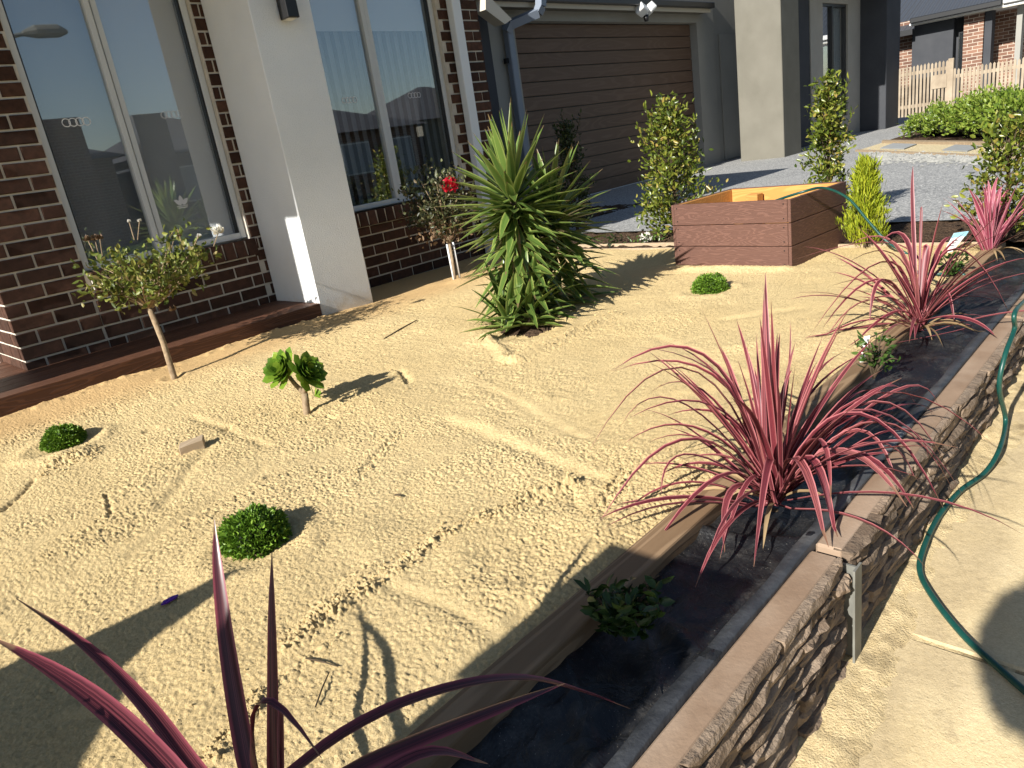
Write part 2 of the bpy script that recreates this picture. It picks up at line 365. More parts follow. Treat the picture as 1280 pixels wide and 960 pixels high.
MT['yucca_dead'] = M_leaf('yucca_dead_leaf', [(0, (.20,.13,.06)), (1, (.42,.30,.16))], .2, .8, False)
MT['rose'] = M_leaf('rose_leaf', [(0, (.06,.085,.016)), (.5, (.14,.175,.03)), (.85, (.25,.27,.06)), (1, (.30,.24,.10))], .28, .42)
MT['rose_dark'] = M_leaf('rose_leaf_dark', [(0, (.028,.030,.016)), (.5, (.065,.075,.032)), (.85, (.14,.155,.065)), (1, (.18,.13,.08))], .22, .42)
MT['rose_dead'] = M_leaf('rose_leaf_dead', [(0, (.10,.055,.03)), (1, (.24,.16,.09))], .2, .7)
MT['box'] = M_leaf('box_leaf', [(0, (.06,.13,.012)), (.6, (.125,.235,.022)), (1, (.21,.33,.04))], .22, .42)
MT['lilly'] = M_leaf('lilly_leaf', [(0, (.05,.08,.012)), (.5, (.13,.17,.022)), (.85, (.26,.28,.045)), (1, (.36,.26,.07))], .28, .3, spec=.5)
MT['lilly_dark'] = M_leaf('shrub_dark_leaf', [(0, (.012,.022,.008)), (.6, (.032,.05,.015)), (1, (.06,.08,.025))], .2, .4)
MT['hedge'] = M_leaf('hedge_leaf', [(0, (.07,.12,.015)), (.5, (.16,.235,.03)), (1, (.27,.33,.06))], .28, .34)
MT['conifer'] = M_leaf('golden_conifer_leaf', [(0, (.14,.19,.012)), (.5, (.30,.36,.02)), (1, (.46,.48,.04))], .3, .5)
MT['small'] = M_leaf('small_plant_leaf', [(0, (.03,.07,.014)), (.6, (.07,.13,.026)), (1, (.14,.20,.045))], .25, .35)
MT['small_shaded'] = M_leaf('small_plant_shaded_leaf', [(0, (.015,.036,.008)), (.6, (.034,.068,.014)), (1, (.075,.115,.028))], .2, .35)  # darker copy of the small plant leaf, bed shade put into the colour
MT['aeonium'] = M_leaf('aeonium_leaf', [(0, (.07,.15,.015)), (.5, (.14,.25,.025)), (1, (.23,.33,.04))], .25, .32, False)
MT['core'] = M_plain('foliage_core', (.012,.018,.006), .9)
MT['petal_red'] = M_leaf('petal_red', [(0, (.45,.008,.02)), (1, (.68,.03,.06))], .25, .5)
MT['petal_white'] = M_leaf('petal_white', [(0, (.70,.68,.60)), (1, (.82,.80,.74))], .3, .5)

# ================================================================== SETTING
def sheet(name, x0, x1, y0, y1, z, mat, kind='structure'):
    return tag(obj(name, mesh(name, [(x0,y0,z),(x1,y0,z),(x1,y1,z),(x0,y1,z)], [(0,1,2,3)]), mat), kind=kind)
sheet('ground', -400, 400, -400, 400, -1.45, MT['ground'])
sheet('verge', -60, 60, -3.2, -1.6, -1.30, MT['grass'])
sheet('road', -80, 80, -10.0, -3.4, -1.40, MT['asphalt'])
tag(MB().box((-60,-3.4,-1.44), (60,-3.2,-1.29)).obj('kerb', MT['paver']), kind='structure')
tag(MB().box((-60,-10.2,-1.44), (60,-10.0,-1.29)).obj('kerb', MT['paver']), kind='structure')
sheet('verge', -60, 60, -40, -10.2, -1.30, MT['grass'])
# footpath: slabs with joints
JX = [-9, -4.6, -1.6, onpath(1180, 808).x, 4.3, 7.2, 10.4, 14]
def pslab(name, a, b, y0, y1, up, th, mat, parent=None, bevel=0.0):
    m_ = MB(); m_.add([(a,y0,pathz(a)+up-th),(b,y0,pathz(b)+up-th),(b,y1,pathz(b)+up-th),(a,y1,pathz(a)+up-th),(a,y0,pathz(a)+up),(b,y0,pathz(b)+up),(b,y1,pathz(b)+up),(a,y1,pathz(a)+up)], [(3,2,1,0),(4,5,6,7),(0,1,5,4),(1,2,6,5),(2,3,7,6),(3,0,4,7)])
    return m_.obj(name, mat, parent, bevel=bevel)
fp = tag(pslab('footpath', -9, 5.6, -1.6, .57, -.014, .3, MT['mulch']), kind='structure')
for a, b in zip(JX[:-1], JX[1:]):
    if b < 5.0: pslab('slab', a+.006, b-.006, -1.6, .56, 0, .10, MT['concrete'], fp, .006)
pslab('slab', 4.306, 5.6, -1.6, .56, 0, .10, MT['concrete'], fp, .006)

# sand surface
def build_sand():
    def axis(segs):
        out = []
        for a, b, s in segs: out.append(np.arange(a, b, s))
        return np.concatenate(out+[[segs[-1][1]]])
    xs = axis([(-2.2, -.15, .05), (-.15, 1.7, .0036), (1.7, 3.2, .0068), (3.2, 4.9, .011)])
    ys = axis([(.925, 2.1, .0036), (2.1, 3.2, .0062), (3.2, 5.04, .010)])
    X, Y = np.meshgrid(xs, ys, indexing='xy')
    Z = Z_SAND + .010*vnoise(X, Y, .8, 3) + .006*vnoise(X, Y, .33, 4) + .003*vnoise(X, Y, .13, 5)
    rough = .55 + .45*sstep(-.4, .5, vnoise(X, Y, .5, 6)+.5*vnoise(X, Y, .17, 7))
    rough *= 1-.55*sstep(3.95, 4.25, Y+.1*vnoise(X, Y, .4, 8)) ; rough *= 1-.2*sstep(2.9, 3.8, X)
    def seg(p, q, w, amp, kind='ridge', rg=0):
        nonlocal Z, rough
        p = onz(*p, Z_SAND); q = onz(*q, Z_SAND)
        d = np.array([q.x-p.x, q.y-p.y]); L = np.hypot(*d); d /= L
        wob = .012*vnoise(X, Y, .11, 21)
        t = (X-p.x)*d[0]+(Y-p.y)*d[1]; s = -(X-p.x)*d[1]+(Y-p.y)*d[0]+wob
        end = sstep(-w, w, t)*(1-sstep(L-w, L+w, t))
        g = np.exp(-(s/w)**2)*end
        if kind == 'ridge': Z = Z+amp*g
        else: Z = Z+amp*end*(s/w)*np.exp(-(s/w)**2)*1.6
        if rg: rough = rough+rg*np.exp(-((s+w*.9)/(w*.9))**2)*end
    seg((414,737), (592,636), .006, -.007)
    seg((420,742), (600,640), .028, .006, 'step', 0)
    for p_, q_ in (((350,812),(400,772)), ((400,772),(452,738)), ((452,738),(520,692)), ((520,692),(575,660)), ((575,660),(640,628)), ((640,628),(715,600))): seg(p_, q_, .022, .004, 'ridge', 1.3)
    seg((250,955), (330,865), .02, .004, 'ridge', 1.0); seg((300,880), (420,790), .02, -.004, 'ridge', .7)
    seg((604,655), (715,608), .03, .005, 'step', .5)
    seg((440,600), (497,541), .02, .007, 'step', .8)
    seg((742,645), (782,588), .022, .009, 'step', .9)
    seg((704,598), (719,642), .016, -.007)
    seg((132,622), (137,653), .009, -.009, 'ridge', .8)
    seg((0,640), (45,600), .012, -.010)
    seg((0,560), (130,507), .010, -.008)
    seg((130,507), (300,452), .008, -.005)
    seg((480,426), (524,402), .007, -.004)
    seg((640,452), (772,392), .035, .026, 'ridge', .3)
    seg((606,420), (640,452), .03, .018)
    seg((596,468), (655,440), .02, .006, 'step', .5)
    seg((500,462), (512,478), .02, -.015, 'ridge', .9)
    seg((180,540), (196,534), .016, -.016, 'ridge', .6)
    seg((283,540), (292,532), .014, -.012, 'ridge', .6)
    seg((408,520), (417,524), .012, -.016, 'ridge', .6)
    seg((60,580), (120,566), .05, .018, 'ridge', 1.5)
    seg((350,790), (460,700), .035, -.008, 'ridge', .5)
    seg((560,520), (760,600), .05, .003, 'step', .2)
    seg((860,500), (1010,430), .06, .010, 'step', .2)
    seg((900,440), (960,425), .05, .012, 'ridge', .2)
    seg((560,470), (700,540), .06, .003, 'step', .2)
    seg((850,338), (992,338), .06, .026, 'ridge', .2)
    # drag and rake marks: shallow smooth troughs with a crumb edge
    for p_, q_, w_, a_ in (((560,520),(765,602),.035,.005), ((600,480),(735,545),.03,.004), ((505,590),(700,500),.03,.004), ((150,700),(330,590),.03,.005), ((30,690),(210,610),.025,.004), ((200,640),(260,560),.03,.005),
                           ((640,560),(800,500),.03,.004), ((820,420),(930,470),.04,.005), ((860,500),(1010,440),.04,.006), ((730,470),(880,420),.035,.004), ((470,720),(640,800),.025,.004), ((560,860),(660,760),.025,.004), ((240,520),(340,560),.025,.004), ((1000,400),(1080,360),.04,.006), ((60,900),(180,880),.02,.004), ((330,600),(430,560),.03,.004), ((900,400),(1000,385),.04,.006)):
        seg(p_, q_, w_, a_, 'step', 0); seg(p_, q_, w_*.8, -a_*.5, 'ridge', 0)
        p2 = onz(*p_, Z_SAND); q2 = onz(*q_, Z_SAND); dd = np.array([q2.x-p2.x, q2.y-p2.y]); LL = np.hypot(*dd); dd /= LL
        tt = (X-p2.x)*dd[0]+(Y-p2.y)*dd[1]; ss = -(X-p2.x)*dd[1]+(Y-p2.y)*dd[0]
        rough = rough*(1-.55*np.exp(-((ss-w_*.3)/w_)**2)*sstep(-w_, w_, tt)*(1-sstep(LL-w_, LL+w_, tt)))
    def pit(px, r, amp, rim=0.0, zz=Z_SAND):
        nonlocal Z
        c = onz(*px, zz); d = np.hypot(X-c.x, Y-c.y)+.015*vnoise(X, Y, .06, 30)
        Z = Z+amp*np.exp(-(d/r)**2)+rim*np.exp(-((d-r*1.5)/(r*.4))**2)
    pit((325,688), .10, -.012, .010); pit((82,556), .11, -.010, .012); pit((888,364), .11, -.008, .010)
    pit((655,412), .16, -.040, .012); pit((218,472), .05, -.01, .006); pit((383,517), .05, -.006, .004)
    pit((660,690), .12, -.010, .006); pit((575,352), .10, .02)
    for k in range(34):       # trodden dints
        cx = RNG.uniform(.1, 4.6); cy = RNG.uniform(1.1, 4.1); rr = RNG.uniform(.04, .13)
        d2 = ((X-cx)**2+(Y-cy)**2)/rr**2; Z = Z+RNG.uniform(-.008, .006)*np.exp(-d2)
    # uneven rise against the deck
    Z = Z+.022*sstep(4.15, 4.44, Y)*(1-sstep(2.6, 3.0, X))*(1+.5*vnoise(X, Y, .3, 14))
    Z = Z+(.010*vnoise(X, Y, .035, 15)+.008)*np.exp(-((Y-4.40-.03*vnoise(X, Y, .25, 16))/.035)**2)*(1-sstep(2.55, 2.7, X))
    Z = Z-.012*sstep(1.05, .93, Y)
    # sand grains and clods
    n1 = vnoise(X, Y, .0085, 40); n2 = vnoise(X+.3, Y*1.07, .021, 41); n3 = vnoise(X, Y+.7, .0075, 42); n4 = vnoise(X, Y, .045, 43)
    n5 = vnoise(X+.11, Y+.19, .0125, 44); n6 = vnoise(X-.21, Y+.33, .0062, 45)
    Z = Z+rough*(.0058*np.abs(n1)+.0018*np.abs(n5)+.0066*np.abs(n6)+.0012*n3+.0010*n4)
    Z = Z+np.maximum(rough-1.05, 0)*.011*np.maximum(np.abs(n2)+.4*n1, -.3)
    nx, ny = len(xs), len(ys)
    V = np.stack([X, Y, Z], -1).reshape(-1, 3)
    i = np.arange(ny-1)[:, None]*nx+np.arange(nx-1)[None]
    Q = np.stack([i, i+1, i+1+nx, i+nx], -1).reshape(-1, 4)
    return npmesh('sand', V, Q, smooth=True), xs, ys, Z
sand_me, SXS, SYS, SZ = build_sand()
tag(obj('sand_ground', sand_me, MT['sand']), kind='structure')
def sandz(x, y):
    i = min(max(int(np.searchsorted(SXS, x)), 0), len(SXS)-1); j = min(max(int(np.searchsorted(SYS, y)), 0), len(SYS)-1)
    return float(SZ[j, i])

# driveway, mulch strip and beds
sheet('driveway', 5.62, 60, -1.6, 8.0, Z_DRIVE, MT['aggregate'])
sheet('driveway_entry', 5.62, 60, 5.0, 12, Z_DRIVE-.004, MT['aggregate'])
def bed_mesh(name, x0, x1, y0, y1, z, amp, st=.03, cell=.05, seed=60):
    xs = np.arange(x0, x1+st, st); ys = np.arange(y0, y1+st, st); X, Y = np.meshgrid(xs, ys)
    Z = z+amp*vnoise(X, Y, cell, seed)+amp*.7*vnoise(X, Y, cell*.5, seed+1)
    nx, ny = len(xs), len(ys); i = np.arange(ny-1)[:, None]*nx+np.arange(nx-1)[None]
    return npmesh(name, np.stack([X, Y, Z], -1).reshape(-1, 3), np.stack([i, i+1, i+1+nx, i+nx], -1).reshape(-1, 4))
tag(obj('mulch_bed', bed_mesh('mulch_bed', 4.93, 5.66, .6, 6.85, Z_DRIVE-.015, .015), MT['mulch']), kind='structure')
tag(obj('mulch_bed', bed_mesh('mulch_bed', 5.20, 7.6, 5.05, 6.85, Z_DRIVE+.004, .012), MT['mulch']), kind='structure')

# ================================================================== BRICK HOUSE
house = thing('brick_house', 'dark brick house with white framed windows and a brown garage door', 'house', (3.0, 5.2, Z_DRIVE))
W1 = (1.43, 2.545); W2 = (3.30, 4.74); WZ0, WZ1 = -.365, 1.62
XL, XR, ZB, ZT = .945, 5.24, -1.05, 1.95
ML = YF+.010
wall = MB()
wall.box((XL+.01, ML, ZB), (W1[0]-.002, ML+.22, ZT)); wall.box((W1[0]-.002, ML, ZB), (W1[1]+.002, ML+.22, WZ0-.02))
wall.box((W1[1]+.002, ML, ZB), (W2[0]-.002, ML+.22, ZT)); wall.box((W2[0]-.002, ML, ZB), (W2[1]+.002, ML+.22, WZ0-.02))
wall.box((W2[1]+.002, ML, ZB), (XR-.01, ML+.22, ZT))
wall.box((W1[0]-.002, ML, WZ1), (W1[1]+.002, ML+.22, ZT)); wall.box((W2[0]-.002, ML, WZ1), (W2[1]+.002, ML+.22, ZT))
wall.box((XL+.01, ML+.22, ZB), (XL+.23, 9.0, ZT)); wall.box((XR-.23, ML+.22, ZB), (XR-.01, 9.0, ZT))
front = wall.obj('wall', MT['mortar'], house)
BM = {}
def brick_mesh(L, H, D=.05, var=0, face='y'):
    key = (round(L, 3), round(H, 3), D, var, face)
    if key in BM: return BM[key]
    rr = random.Random(repr(key))
    c = .004; j = lambda a: rr.uniform(-a, a)
    v = []
    for (yy, ins, jit) in ((D, 0, .0), (c, 0, .0012), (0, c, .0016)):
        for sx, sz in ((-1,-1),(1,-1),(1,1),(-1,1)):
            v.append((sx*(L/2-ins)+j(jit), yy+(j(.0012) if yy == 0 else 0), sz*(H/2-ins)+j(jit)))
    f = [(8,9,10,11)]
    for a in (0, 4):
        for k in range(4): f.append((a+k, a+(k+1) % 4, a+4+(k+1) % 4, a+4+k))
    if face == 'x': v = [(p[1], -p[0], p[2]) for p in v]
    me = mesh('brick', v, f); me.materials.append(MT['brick']); BM[key] = me; return me
PH, PL, G = .086, .2375, .0135
def lay(x0, x1, z0, z1, xo, zo=-.4606, parent=front, cuts=None, face='y', plane=YF):
    k0 = math.floor((z0-zo)/PH)-1; k1 = math.ceil((z1-zo)/PH)+1
    for k in range(k0, k1):
        a = zo+k*PH+G/2; b = zo+(k+1)*PH-G/2
        a = max(a, z0); b = min(b, z1)
        if b-a < .02: continue
        off = xo+(0 if k % 2 == 0 else PL/2)
        n0 = math.floor((x0-off)/PL)-1
        for n in range(n0, n0+int((x1-x0)/PL)+4):
            p = max(off+n*PL+G/2, x0); q = min(off+(n+1)*PL-G/2, x1)
            if q-p < .03: continue
            me = brick_mesh(q-p, b-a, .05, random.randrange(3), face)
            o_ = plane+random.uniform(-.0015, .0015)
            loc = ((p+q)/2, o_, (a+b)/2) if face == 'y' else (o_, (p+q)/2, (a+b)/2)
            obj('brick', me, None, parent, loc)
OX = 1.0605-PL/2 if False else 1.0605
# row whose centre is z=-.507 has a joint at x=1.0605 (k=-1 -> odd), so even rows start half a brick over
lay(XL, W1[0]-G/2, -.95, 1.28, OX-PL/2)
lay(W1[0]+.0, W1[1]+.02, -.95, -.505, OX-PL/2)
lay(W1[1]+.012, 2.70, -.505, 1.28, OX-PL/2)
lay(W1[1]+.03, 2.66, -.95, -.505, OX-PL/2)
lay(3.05, W2[1]+.02, -.98, -.478, 3.719-PL*12)
lay(W2[1]+.012, XR, -.478, 1.34, 3.719-PL*12)
lay(W2[1]+.03, XR, -.98, -.478, 3.719-PL*12)
lay(YF+.062, 5.75, -.95, .35, YF, face='x', plane=XL)
# rowlock sills: bricks on edge, tilted and proud of the wall
def sill(x0, x1, ztop):
    n = int((x1-x0)/PH)
    for i in range(n):
        me = brick_mesh(.0745, .118, .10, i % 3)
        o = obj('sill_brick', me, None, front, (x0+(i+.5)*(x1-x0)/n, YF-.028+random.uniform(-.002, .002), ztop-.062))
        o.rotation_euler = (R(-6), 0, 0)
    MB().box((x0, YF-.015, ztop-.115), (x1, YF+.06, ztop-.012)).obj('sill_mortar', MT['mortar'], front)
sill(W1[0]+.01, W1[1]+.03, WZ0-.005); sill(W2[0]+.01, W2[1]+.03, WZ0+.018)

def window(x0, x1, z0, z1, mx0, mx1, yy):
    w = boxo('window', (x0, yy+.05, z0-.01), (x1, yy+.075, z0+.02), MT['alu'], house)   # track under the panes
    fw_ = .042
    fr = MB()
    fr.box((x0, yy, z0), (x0+fw_, yy+.09, z1)); fr.box((x1-fw_, yy, z0), (x1, yy+.09, z1))
    fr.box((x0+fw_, yy+.002, z0), (x1-fw_, yy+.088, z0+fw_)); fr.box((x0+fw_, yy+.002, z1-fw_), (x1-fw_, yy+.088, z1))
    fr.obj('frame', MT['alu'], w, bevel=.003)
    mm = (mx0+mx1)/2
    mu = MB(); mu.box((mx0, yy+.004, z0+fw_), (mm-.006, yy+.06, z1-fw_)); mu.box((mm+.006, yy+.02, z0+fw_), (mx1, yy+.075, z1-fw_)); mu.box((mm-.006, yy+.03, z0+fw_), (mm+.006, yy+.06, z1-fw_))
    mu.obj('mullion', MT['alu'], w, bevel=.002)
    boxo('gasket', (x1-fw_-.012, yy+.012, z0+fw_), (x1-fw_, yy+.05, z1-fw_), MT['alu_dark'], w); boxo('gasket', (x0+fw_, yy+.012, z0+fw_), (x0+fw_+.010, yy+.05, z1-fw_), MT['alu_dark'], w)
    for a, b, yo in ((x0+fw_+.010, mx0, .034), (mx1, x1-fw_-.012, .046)):
        boxo('pane', (a, yy+yo, z0+fw_), (b, yy+yo+.004, z1-fw_), MT['glass'], w)
    return w
YW = YF+.045
win1 = window(W1[0], W1[1], WZ0, WZ1, 1.905, 1.985, YW)
win2 = window(W2[0], W2[1], WZ0+.022, WZ1, 3.965, 4.055, YW)
# rooms behind the glass
for (a, b) in ((W1[0]-.15, W1[1]+.15), (W2[0]-.15, W2[1]+.15)):
    m_ = MB(); y0 = ML+.225; y1 = 8.2
    m_.add([(a,y0,-.9),(b,y0,-.9),(b,y1,-.9),(a,y1,-.9),(a,y0,1.75),(b,y0,1.75),(b,y1,1.75),(a,y1,1.75)], [(0,1,2,3),(7,6,5,4),(1,2,6,5),(2,3,7,6),(3,0,4,7)])
    m_.obj('room', MT['room'], house)
boxo('roller_blind', (2.00, YF+.165, WZ0+.03), (2.52, YF+.169, 1.6), MT['blind'], house)
boxo('sheer_curtain', (1.47, YF+.172, WZ0+.03), (1.93, YF+.176, 1.6), M_plain('sheer_curtain', (.36,.37,.40), .8), house)
boxo('window_sill', (W1[0], YF+.14, WZ0-.02), (W1[1], YF+.22, WZ0+.03), MT['blind'], house)
boxo('roller_blind', (W2[0]+.03, YF+.150, 1.03), (W2[1]-.04, YF+.154, 1.6), MT['blind'], house)
for i in range(16):
    x = W2[0]+.06+i*.086
    sl = MB(); a = R(28); dx, dy = .042*math.cos(a), .042*math.sin(a)
    sl.add([(x-dx, YF+.19-dy, -.30), (x, YF+.183, -.30), (x+dx, YF+.19+dy, -.30), (x-dx, YF+.19-dy, 1.6), (x, YF+.183, 1.6), (x+dx, YF+.19+dy, 1.6)], [(0,1,4,3), (1,2,5,4)])
    sl.obj('blind_slat', MT['slat'], house, True)

# stickers on the panes
def rings(c, wpx, mat, yy):
    m_ = MB(); r0 = wpx
    for k in range(4):
        cx = c.x+(k-1.5)*r0*1.5; n = 24; v = []; f = []
        for rad in (r0*.80, r0):
            for i in range(n): v.append((cx+rad*math.cos(2*math.pi*i/n), yy-.0006*(k % 2), c.z+rad*math.sin(2*math.pi*i/n)))
        for i in range(n): f.append((i, (i+1) % n, n+(i+1) % n, n+i))
        m_.add(v, f)
    o = m_.obj('sticker', mat, house); return o
PY1, PY2 = YW+.034-.001, YW+.046-.001
for px, yy, mt in (((95.5,152.5), PY1, 'sticker'), ((214.5,143), PY2, 'sticker_pale'), ((437,125), PY1, 'sticker'), ((518,119), PY2, 'sticker_pale')):
    c = ony(*px, yy); rings(c, .0255 if yy == PY1 and px[0] < 200 else .0225, MT[mt], yy)
def trefoil(c, s, yy):
    m_ = MB()
    for ang, L, W in ((0, 1.0, .46), (R(50), .95, .42), (R(-50), .95, .42)):
        n = 12; v = []
        for i in range(n+1):
            t = .10+.90*i/n; a = W*math.sin(math.pi*t**.85)**.7*.5; z = t*L
            for sg in (-1, 1): v.append((c.x+(sg*a*math.cos(ang)+z*math.sin(ang))*s, yy-.0004*(ang != 0), c.z+(-sg*a*math.sin(ang)+z*math.cos(ang))*s))
        m_.add(v, [(2*i, 2*i+1, 2*i+3, 2*i+2) for i in range(n)])
    for k, w_ in enumerate((.62, .50)):
        z0 = c.z-s*(.06+.17*k); m_.add([(c.x-s*w_, yy, z0), (c.x+s*w_, yy, z0), (c.x+s*w_*.95, yy, z0-s*.09), (c.x-s*w_*.95, yy, z0-s*.09)], [(0,1,2,3)])
    m_.obj('sticker', MT['sticker_pale'], house)
trefoil(ony(228, 256, PY2), .065, PY2)

# rendered pillar with wall lamp
pil = MB().box((2.625, 4.46, -1.05), (3.073, YF-.002, 2.2)).obj('pillar', MT['render_white'], house, bevel=.006)
boxo('pillar', (-1.40, 4.545, -1.05), (-.923, 4.955, 2.35), MT['render_white'], house, bevel=.006)
# deck step
dk = MB(); dk.box((-1.2, 4.45, -1.08), (2.623, 4.474, Z_DECK)).obj('deck_fascia', MT['deck'], house, bevel=.003)
yy = 4.476
while yy < 5.0:
    boxo('deck_board', (-1.2, yy, Z_DECK-.024), (2.623, min(yy+.136, 5.045), Z_DECK-.001), MT['deck'], house, bevel=.002); yy += .141
for k in range(4):
    boxo('deck_board', (-1.2, 5.05+k*.141, Z_DECK-.024), (XL-.003, 5.186+k*.141, Z_DECK-.001), MT['deck'], house, bevel=.002)
# pale downpipe on the brick
dp = MB().box((4.84, 4.955, -.98), (4.945, 5.03, 2.1)).obj('downpipe', MT['pale_pipe'], house, bevel=.008, seg=2)
# roof over the brick front (out of view above, it shades the wall)
rf = MB(); rf.box((-.92, 4.37, 1.74), (5.55, 9.2, 1.90)); rf.obj('eave', MT['fascia'], house)
rr_ = MB(); rr_.add([(-.92,4.37,1.905),(5.6,4.37,1.905),(5.6,9.4,1.905),(-.92,9.4,1.905),(1.3,6.9,2.95),(3.4,6.9,2.95)], [(0,1,5,4),(1,2,5),(2,3,4,5),(3,0,4),(3,2,1,0)]); rr_.obj('roof', MT['render_dark'], house)
# garage: wall, door, eave
YG = 6.85; GX0, GX1, GZ1 = 7.74, 12.45, 1.475
gw = MB(); gw.box((5.25, YG, -1.0), (GX0, YG+.2, 1.9)); gw.box((GX0, YG, GZ1), (GX1, YG+.2, 1.9)); gw.box((GX1, YG, -1.0), (13.05, YG+.2, 1.9)); gw.box((13.05, YG+.08, -1.0), (15.0, YG+.2, 1.9))
gw.obj('garage_wall', MT['render_grey'], house)
boxo('dark_wall_sheet', (6.3, YG-.03, -1.0), (7.22, YG-.003, 1.9), MT['render_dark'], house)  # separate dark sheet over the left end of the garage wall
gd = boxo('garage_door', (GX0+.005, YG+.16, Z_DRIVE), (GX1-.005, YG+.19, GZ1), MT['alu_dark'], house)
n = 13; hh = (GZ1-Z_DRIVE-.01)/n
for i in range(n):
    boxo('door_panel', (GX0+.006, YG+.13, Z_DRIVE+.01+i*hh), (GX1-.006, YG+.159, Z_DRIVE+.01+(i+1)*hh-.012), MT['garage'], gd, bevel=.004)
boxo('door_seal', (GX0+.006, YG+.12, Z_DRIVE), (GX1-.006, YG+.15, Z_DRIVE+.009), MT['alu'], gd)
dr = MB(); dr.box((13.35, YG+.05, Z_DRIVE+.02), (14.15, YG+.078, 1.3)); dr.obj('front_door', MT['render_grey'], house, bevel=.004)
ev = MB(); ev.box((5.56, YG-.20, 1.60), (12.55, YG+.05, 1.64)); ev.obj('soffit', MT['render_tan'], house)
boxo('fascia', (5.56, YG-.22, 1.585), (12.55, YG-.20, 1.67), MT['fascia'], house)
boxo('gutter', (5.56, YG-.31, 1.64), (12.55, YG-.222, 1.73), MT['alu_dark'], house, bevel=.01)
g2 = MB(); g2.add([(5.56,YG-.26,1.735),(12.55,YG-.26,1.735),(12.55,9.4,2.1),(5.56,9.4,2.1)], [(0,1,2,3)]); g2.obj('garage_roof', MT['render_dark'], house)
# rain head, offset elbow and dark downpipe left of the garage door
pX = 7.52
pp = [ony(676, -12, YG-.36), ony(676, 8, YG-.36), ony(672, 16, YG-.33), ony(637, 31, YG-.12), ony(633, 40, YG-.09)]
m_ = MB()
for a, b in zip(pp[:-1], pp[1:]): m_.bar(a, b, .10, .10, up=(0, 1, 0.2))
m_.obj('downpipe_elbow', MT['grey_pipe'], house)
boxo('downpipe', (pX-.055, YG-.13, Z_DRIVE), (pX+.055, YG-.035, 1.44), MT['grey_pipe'], house, bevel=.01)
boxo('pipe_bracket', (pX-.10, YG-.08, .96), (pX-.05, YG-.03, 1.02), MT['black'], house)
ex0 = ony(607, 8, 6.45).x; d_ = ray(594, 8); eyb = ex0*d_[1]/d_[0]; q = [ony(607, -30, 6.45), ony(607, 12, 6.45), ony(631, 30, 6.45), ony(640, 24, 6.45), ony(614, -2, 6.45), ony(614, -30, 6.45)]
m_ = MB(); m_.prism([(p_.x, p_.z) for p_ in q], 6.45, eyb, 'y'); m_.obj('eave_end', MT['fascia'], house)

# wall lamp on the pillar (black up-and-down light)
p = ony(358, 15, 4.42)
lamp = thing('wall_lamp', 'black rectangular outdoor lamp fixed to the white pillar', 'lamp', (p.x, 4.46, p.z))
boxo('back_plate', (p.x-.025, 4.445, p.z-.04), (p.x+.025, 4.459, p.z+.10), MT['black'], lamp)
boxo('lamp_body', (p.x-.042, 4.345, p.z-.045), (p.x+.042, 4.443, p.z+.20), MT['black'], lamp, bevel=.003)
boxo('lens', (p.x-.03, 4.36, p.z-.049), (p.x+.03, 4.43, p.z-.0455), MT['white'], lamp)
# sensor flood light above the garage door
p = ony(801, 14, 6.66); Yl = 6.58
sf = thing('sensor_light', 'white twin floodlight with motion sensor above the garage door', 'floodlight', (p.x, Yl, p.z))
m_ = MB(); m_.bar(p+Vector((-.20, -.09, .03)), p+Vector((-.05, -.09, -.03)), .15, .13, up=(0,.6,1)); m_.obj('lamp_head', MT['white'], sf, bevel=.02, seg=2)
m_ = MB(); m_.bar(p+Vector((.02, -.09, -.02)), p+Vector((.18, -.09, .05)), .15, .13, up=(0,.6,1)); m_.obj('lamp_head', MT['white'], sf, bevel=.02, seg=2)
m_ = MB(); m_.tube([p+Vector((0, -.03, .05)), p+Vector((0, -.09, .02)), p+Vector((-.03, -.10, -.10))], [.035, .035, .03], 10); m_.obj('bracket', MT['white'], sf)
m_ = MB(); m_.tube([p+Vector((-.03, -.10, -.08)), p+Vector((-.035, -.11, -.16))], [.045, .03], 10); m_.obj('sensor', MT['black'], sf, True)

# ================================================================== ADJOINING RENDERED HOUSE
rh = thing('rendered_house', 'grey rendered house with tan portico column and tall narrow window', 'house', (15, 6.5, Z_DRIVE))
boxo('column', (12.75, 5.50, Z_DRIVE-.05), (ony(1000, 100, 5.5).x, 6.30, 3.2), MT['render_tan'], rh, bevel=.01)
YH = 6.02; wl, wr = ony(1029, 80, YH).x, ony(1060, 80, YH).x; wz0, wz1 = ony(1045, 147, YH).z, ony(1045, 4, YH).z; wc = wl+(wr-wl)*.46
m_ = MB(); m_.box((ony(1014, 100, YH).x, YH, -1), (wl, YH+.23, 2.9)); m_.box((wr, YH, -1), (18.05, YH+.23, 2.9)); m_.box((wl, YH, -1), (wr, YH+.23, wz0)); m_.box((wl, YH, wz1), (wr, YH+.23, 2.9))
m_.obj('wall', MT['render_beige'], rh)
boxo('dark_wall_panel', (ony(985, 100, YH).x, YH+.02, -1), (ony(1014, 100, YH).x-.002, YH+.2, 2.9), MT['render_dark'], rh)  # dark panel, nearly flush with the wall, closing the strip beside the column
boxo('return_wall', (ony(1014, 100, YH).x, YH+.232, -1), (ony(1014, 100, YH).x+.2, 12, 2.9), MT['render_dark'], rh); boxo('return_wall', (13.9, 7.4, -1), (15.2, 7.6, 2.9), MT['render_dark'], rh)
wn_ = boxo('window', (wl+.04, YH+.20, wz0), (wr-.04, YH+.22, wz1), MT['slat'], rh)
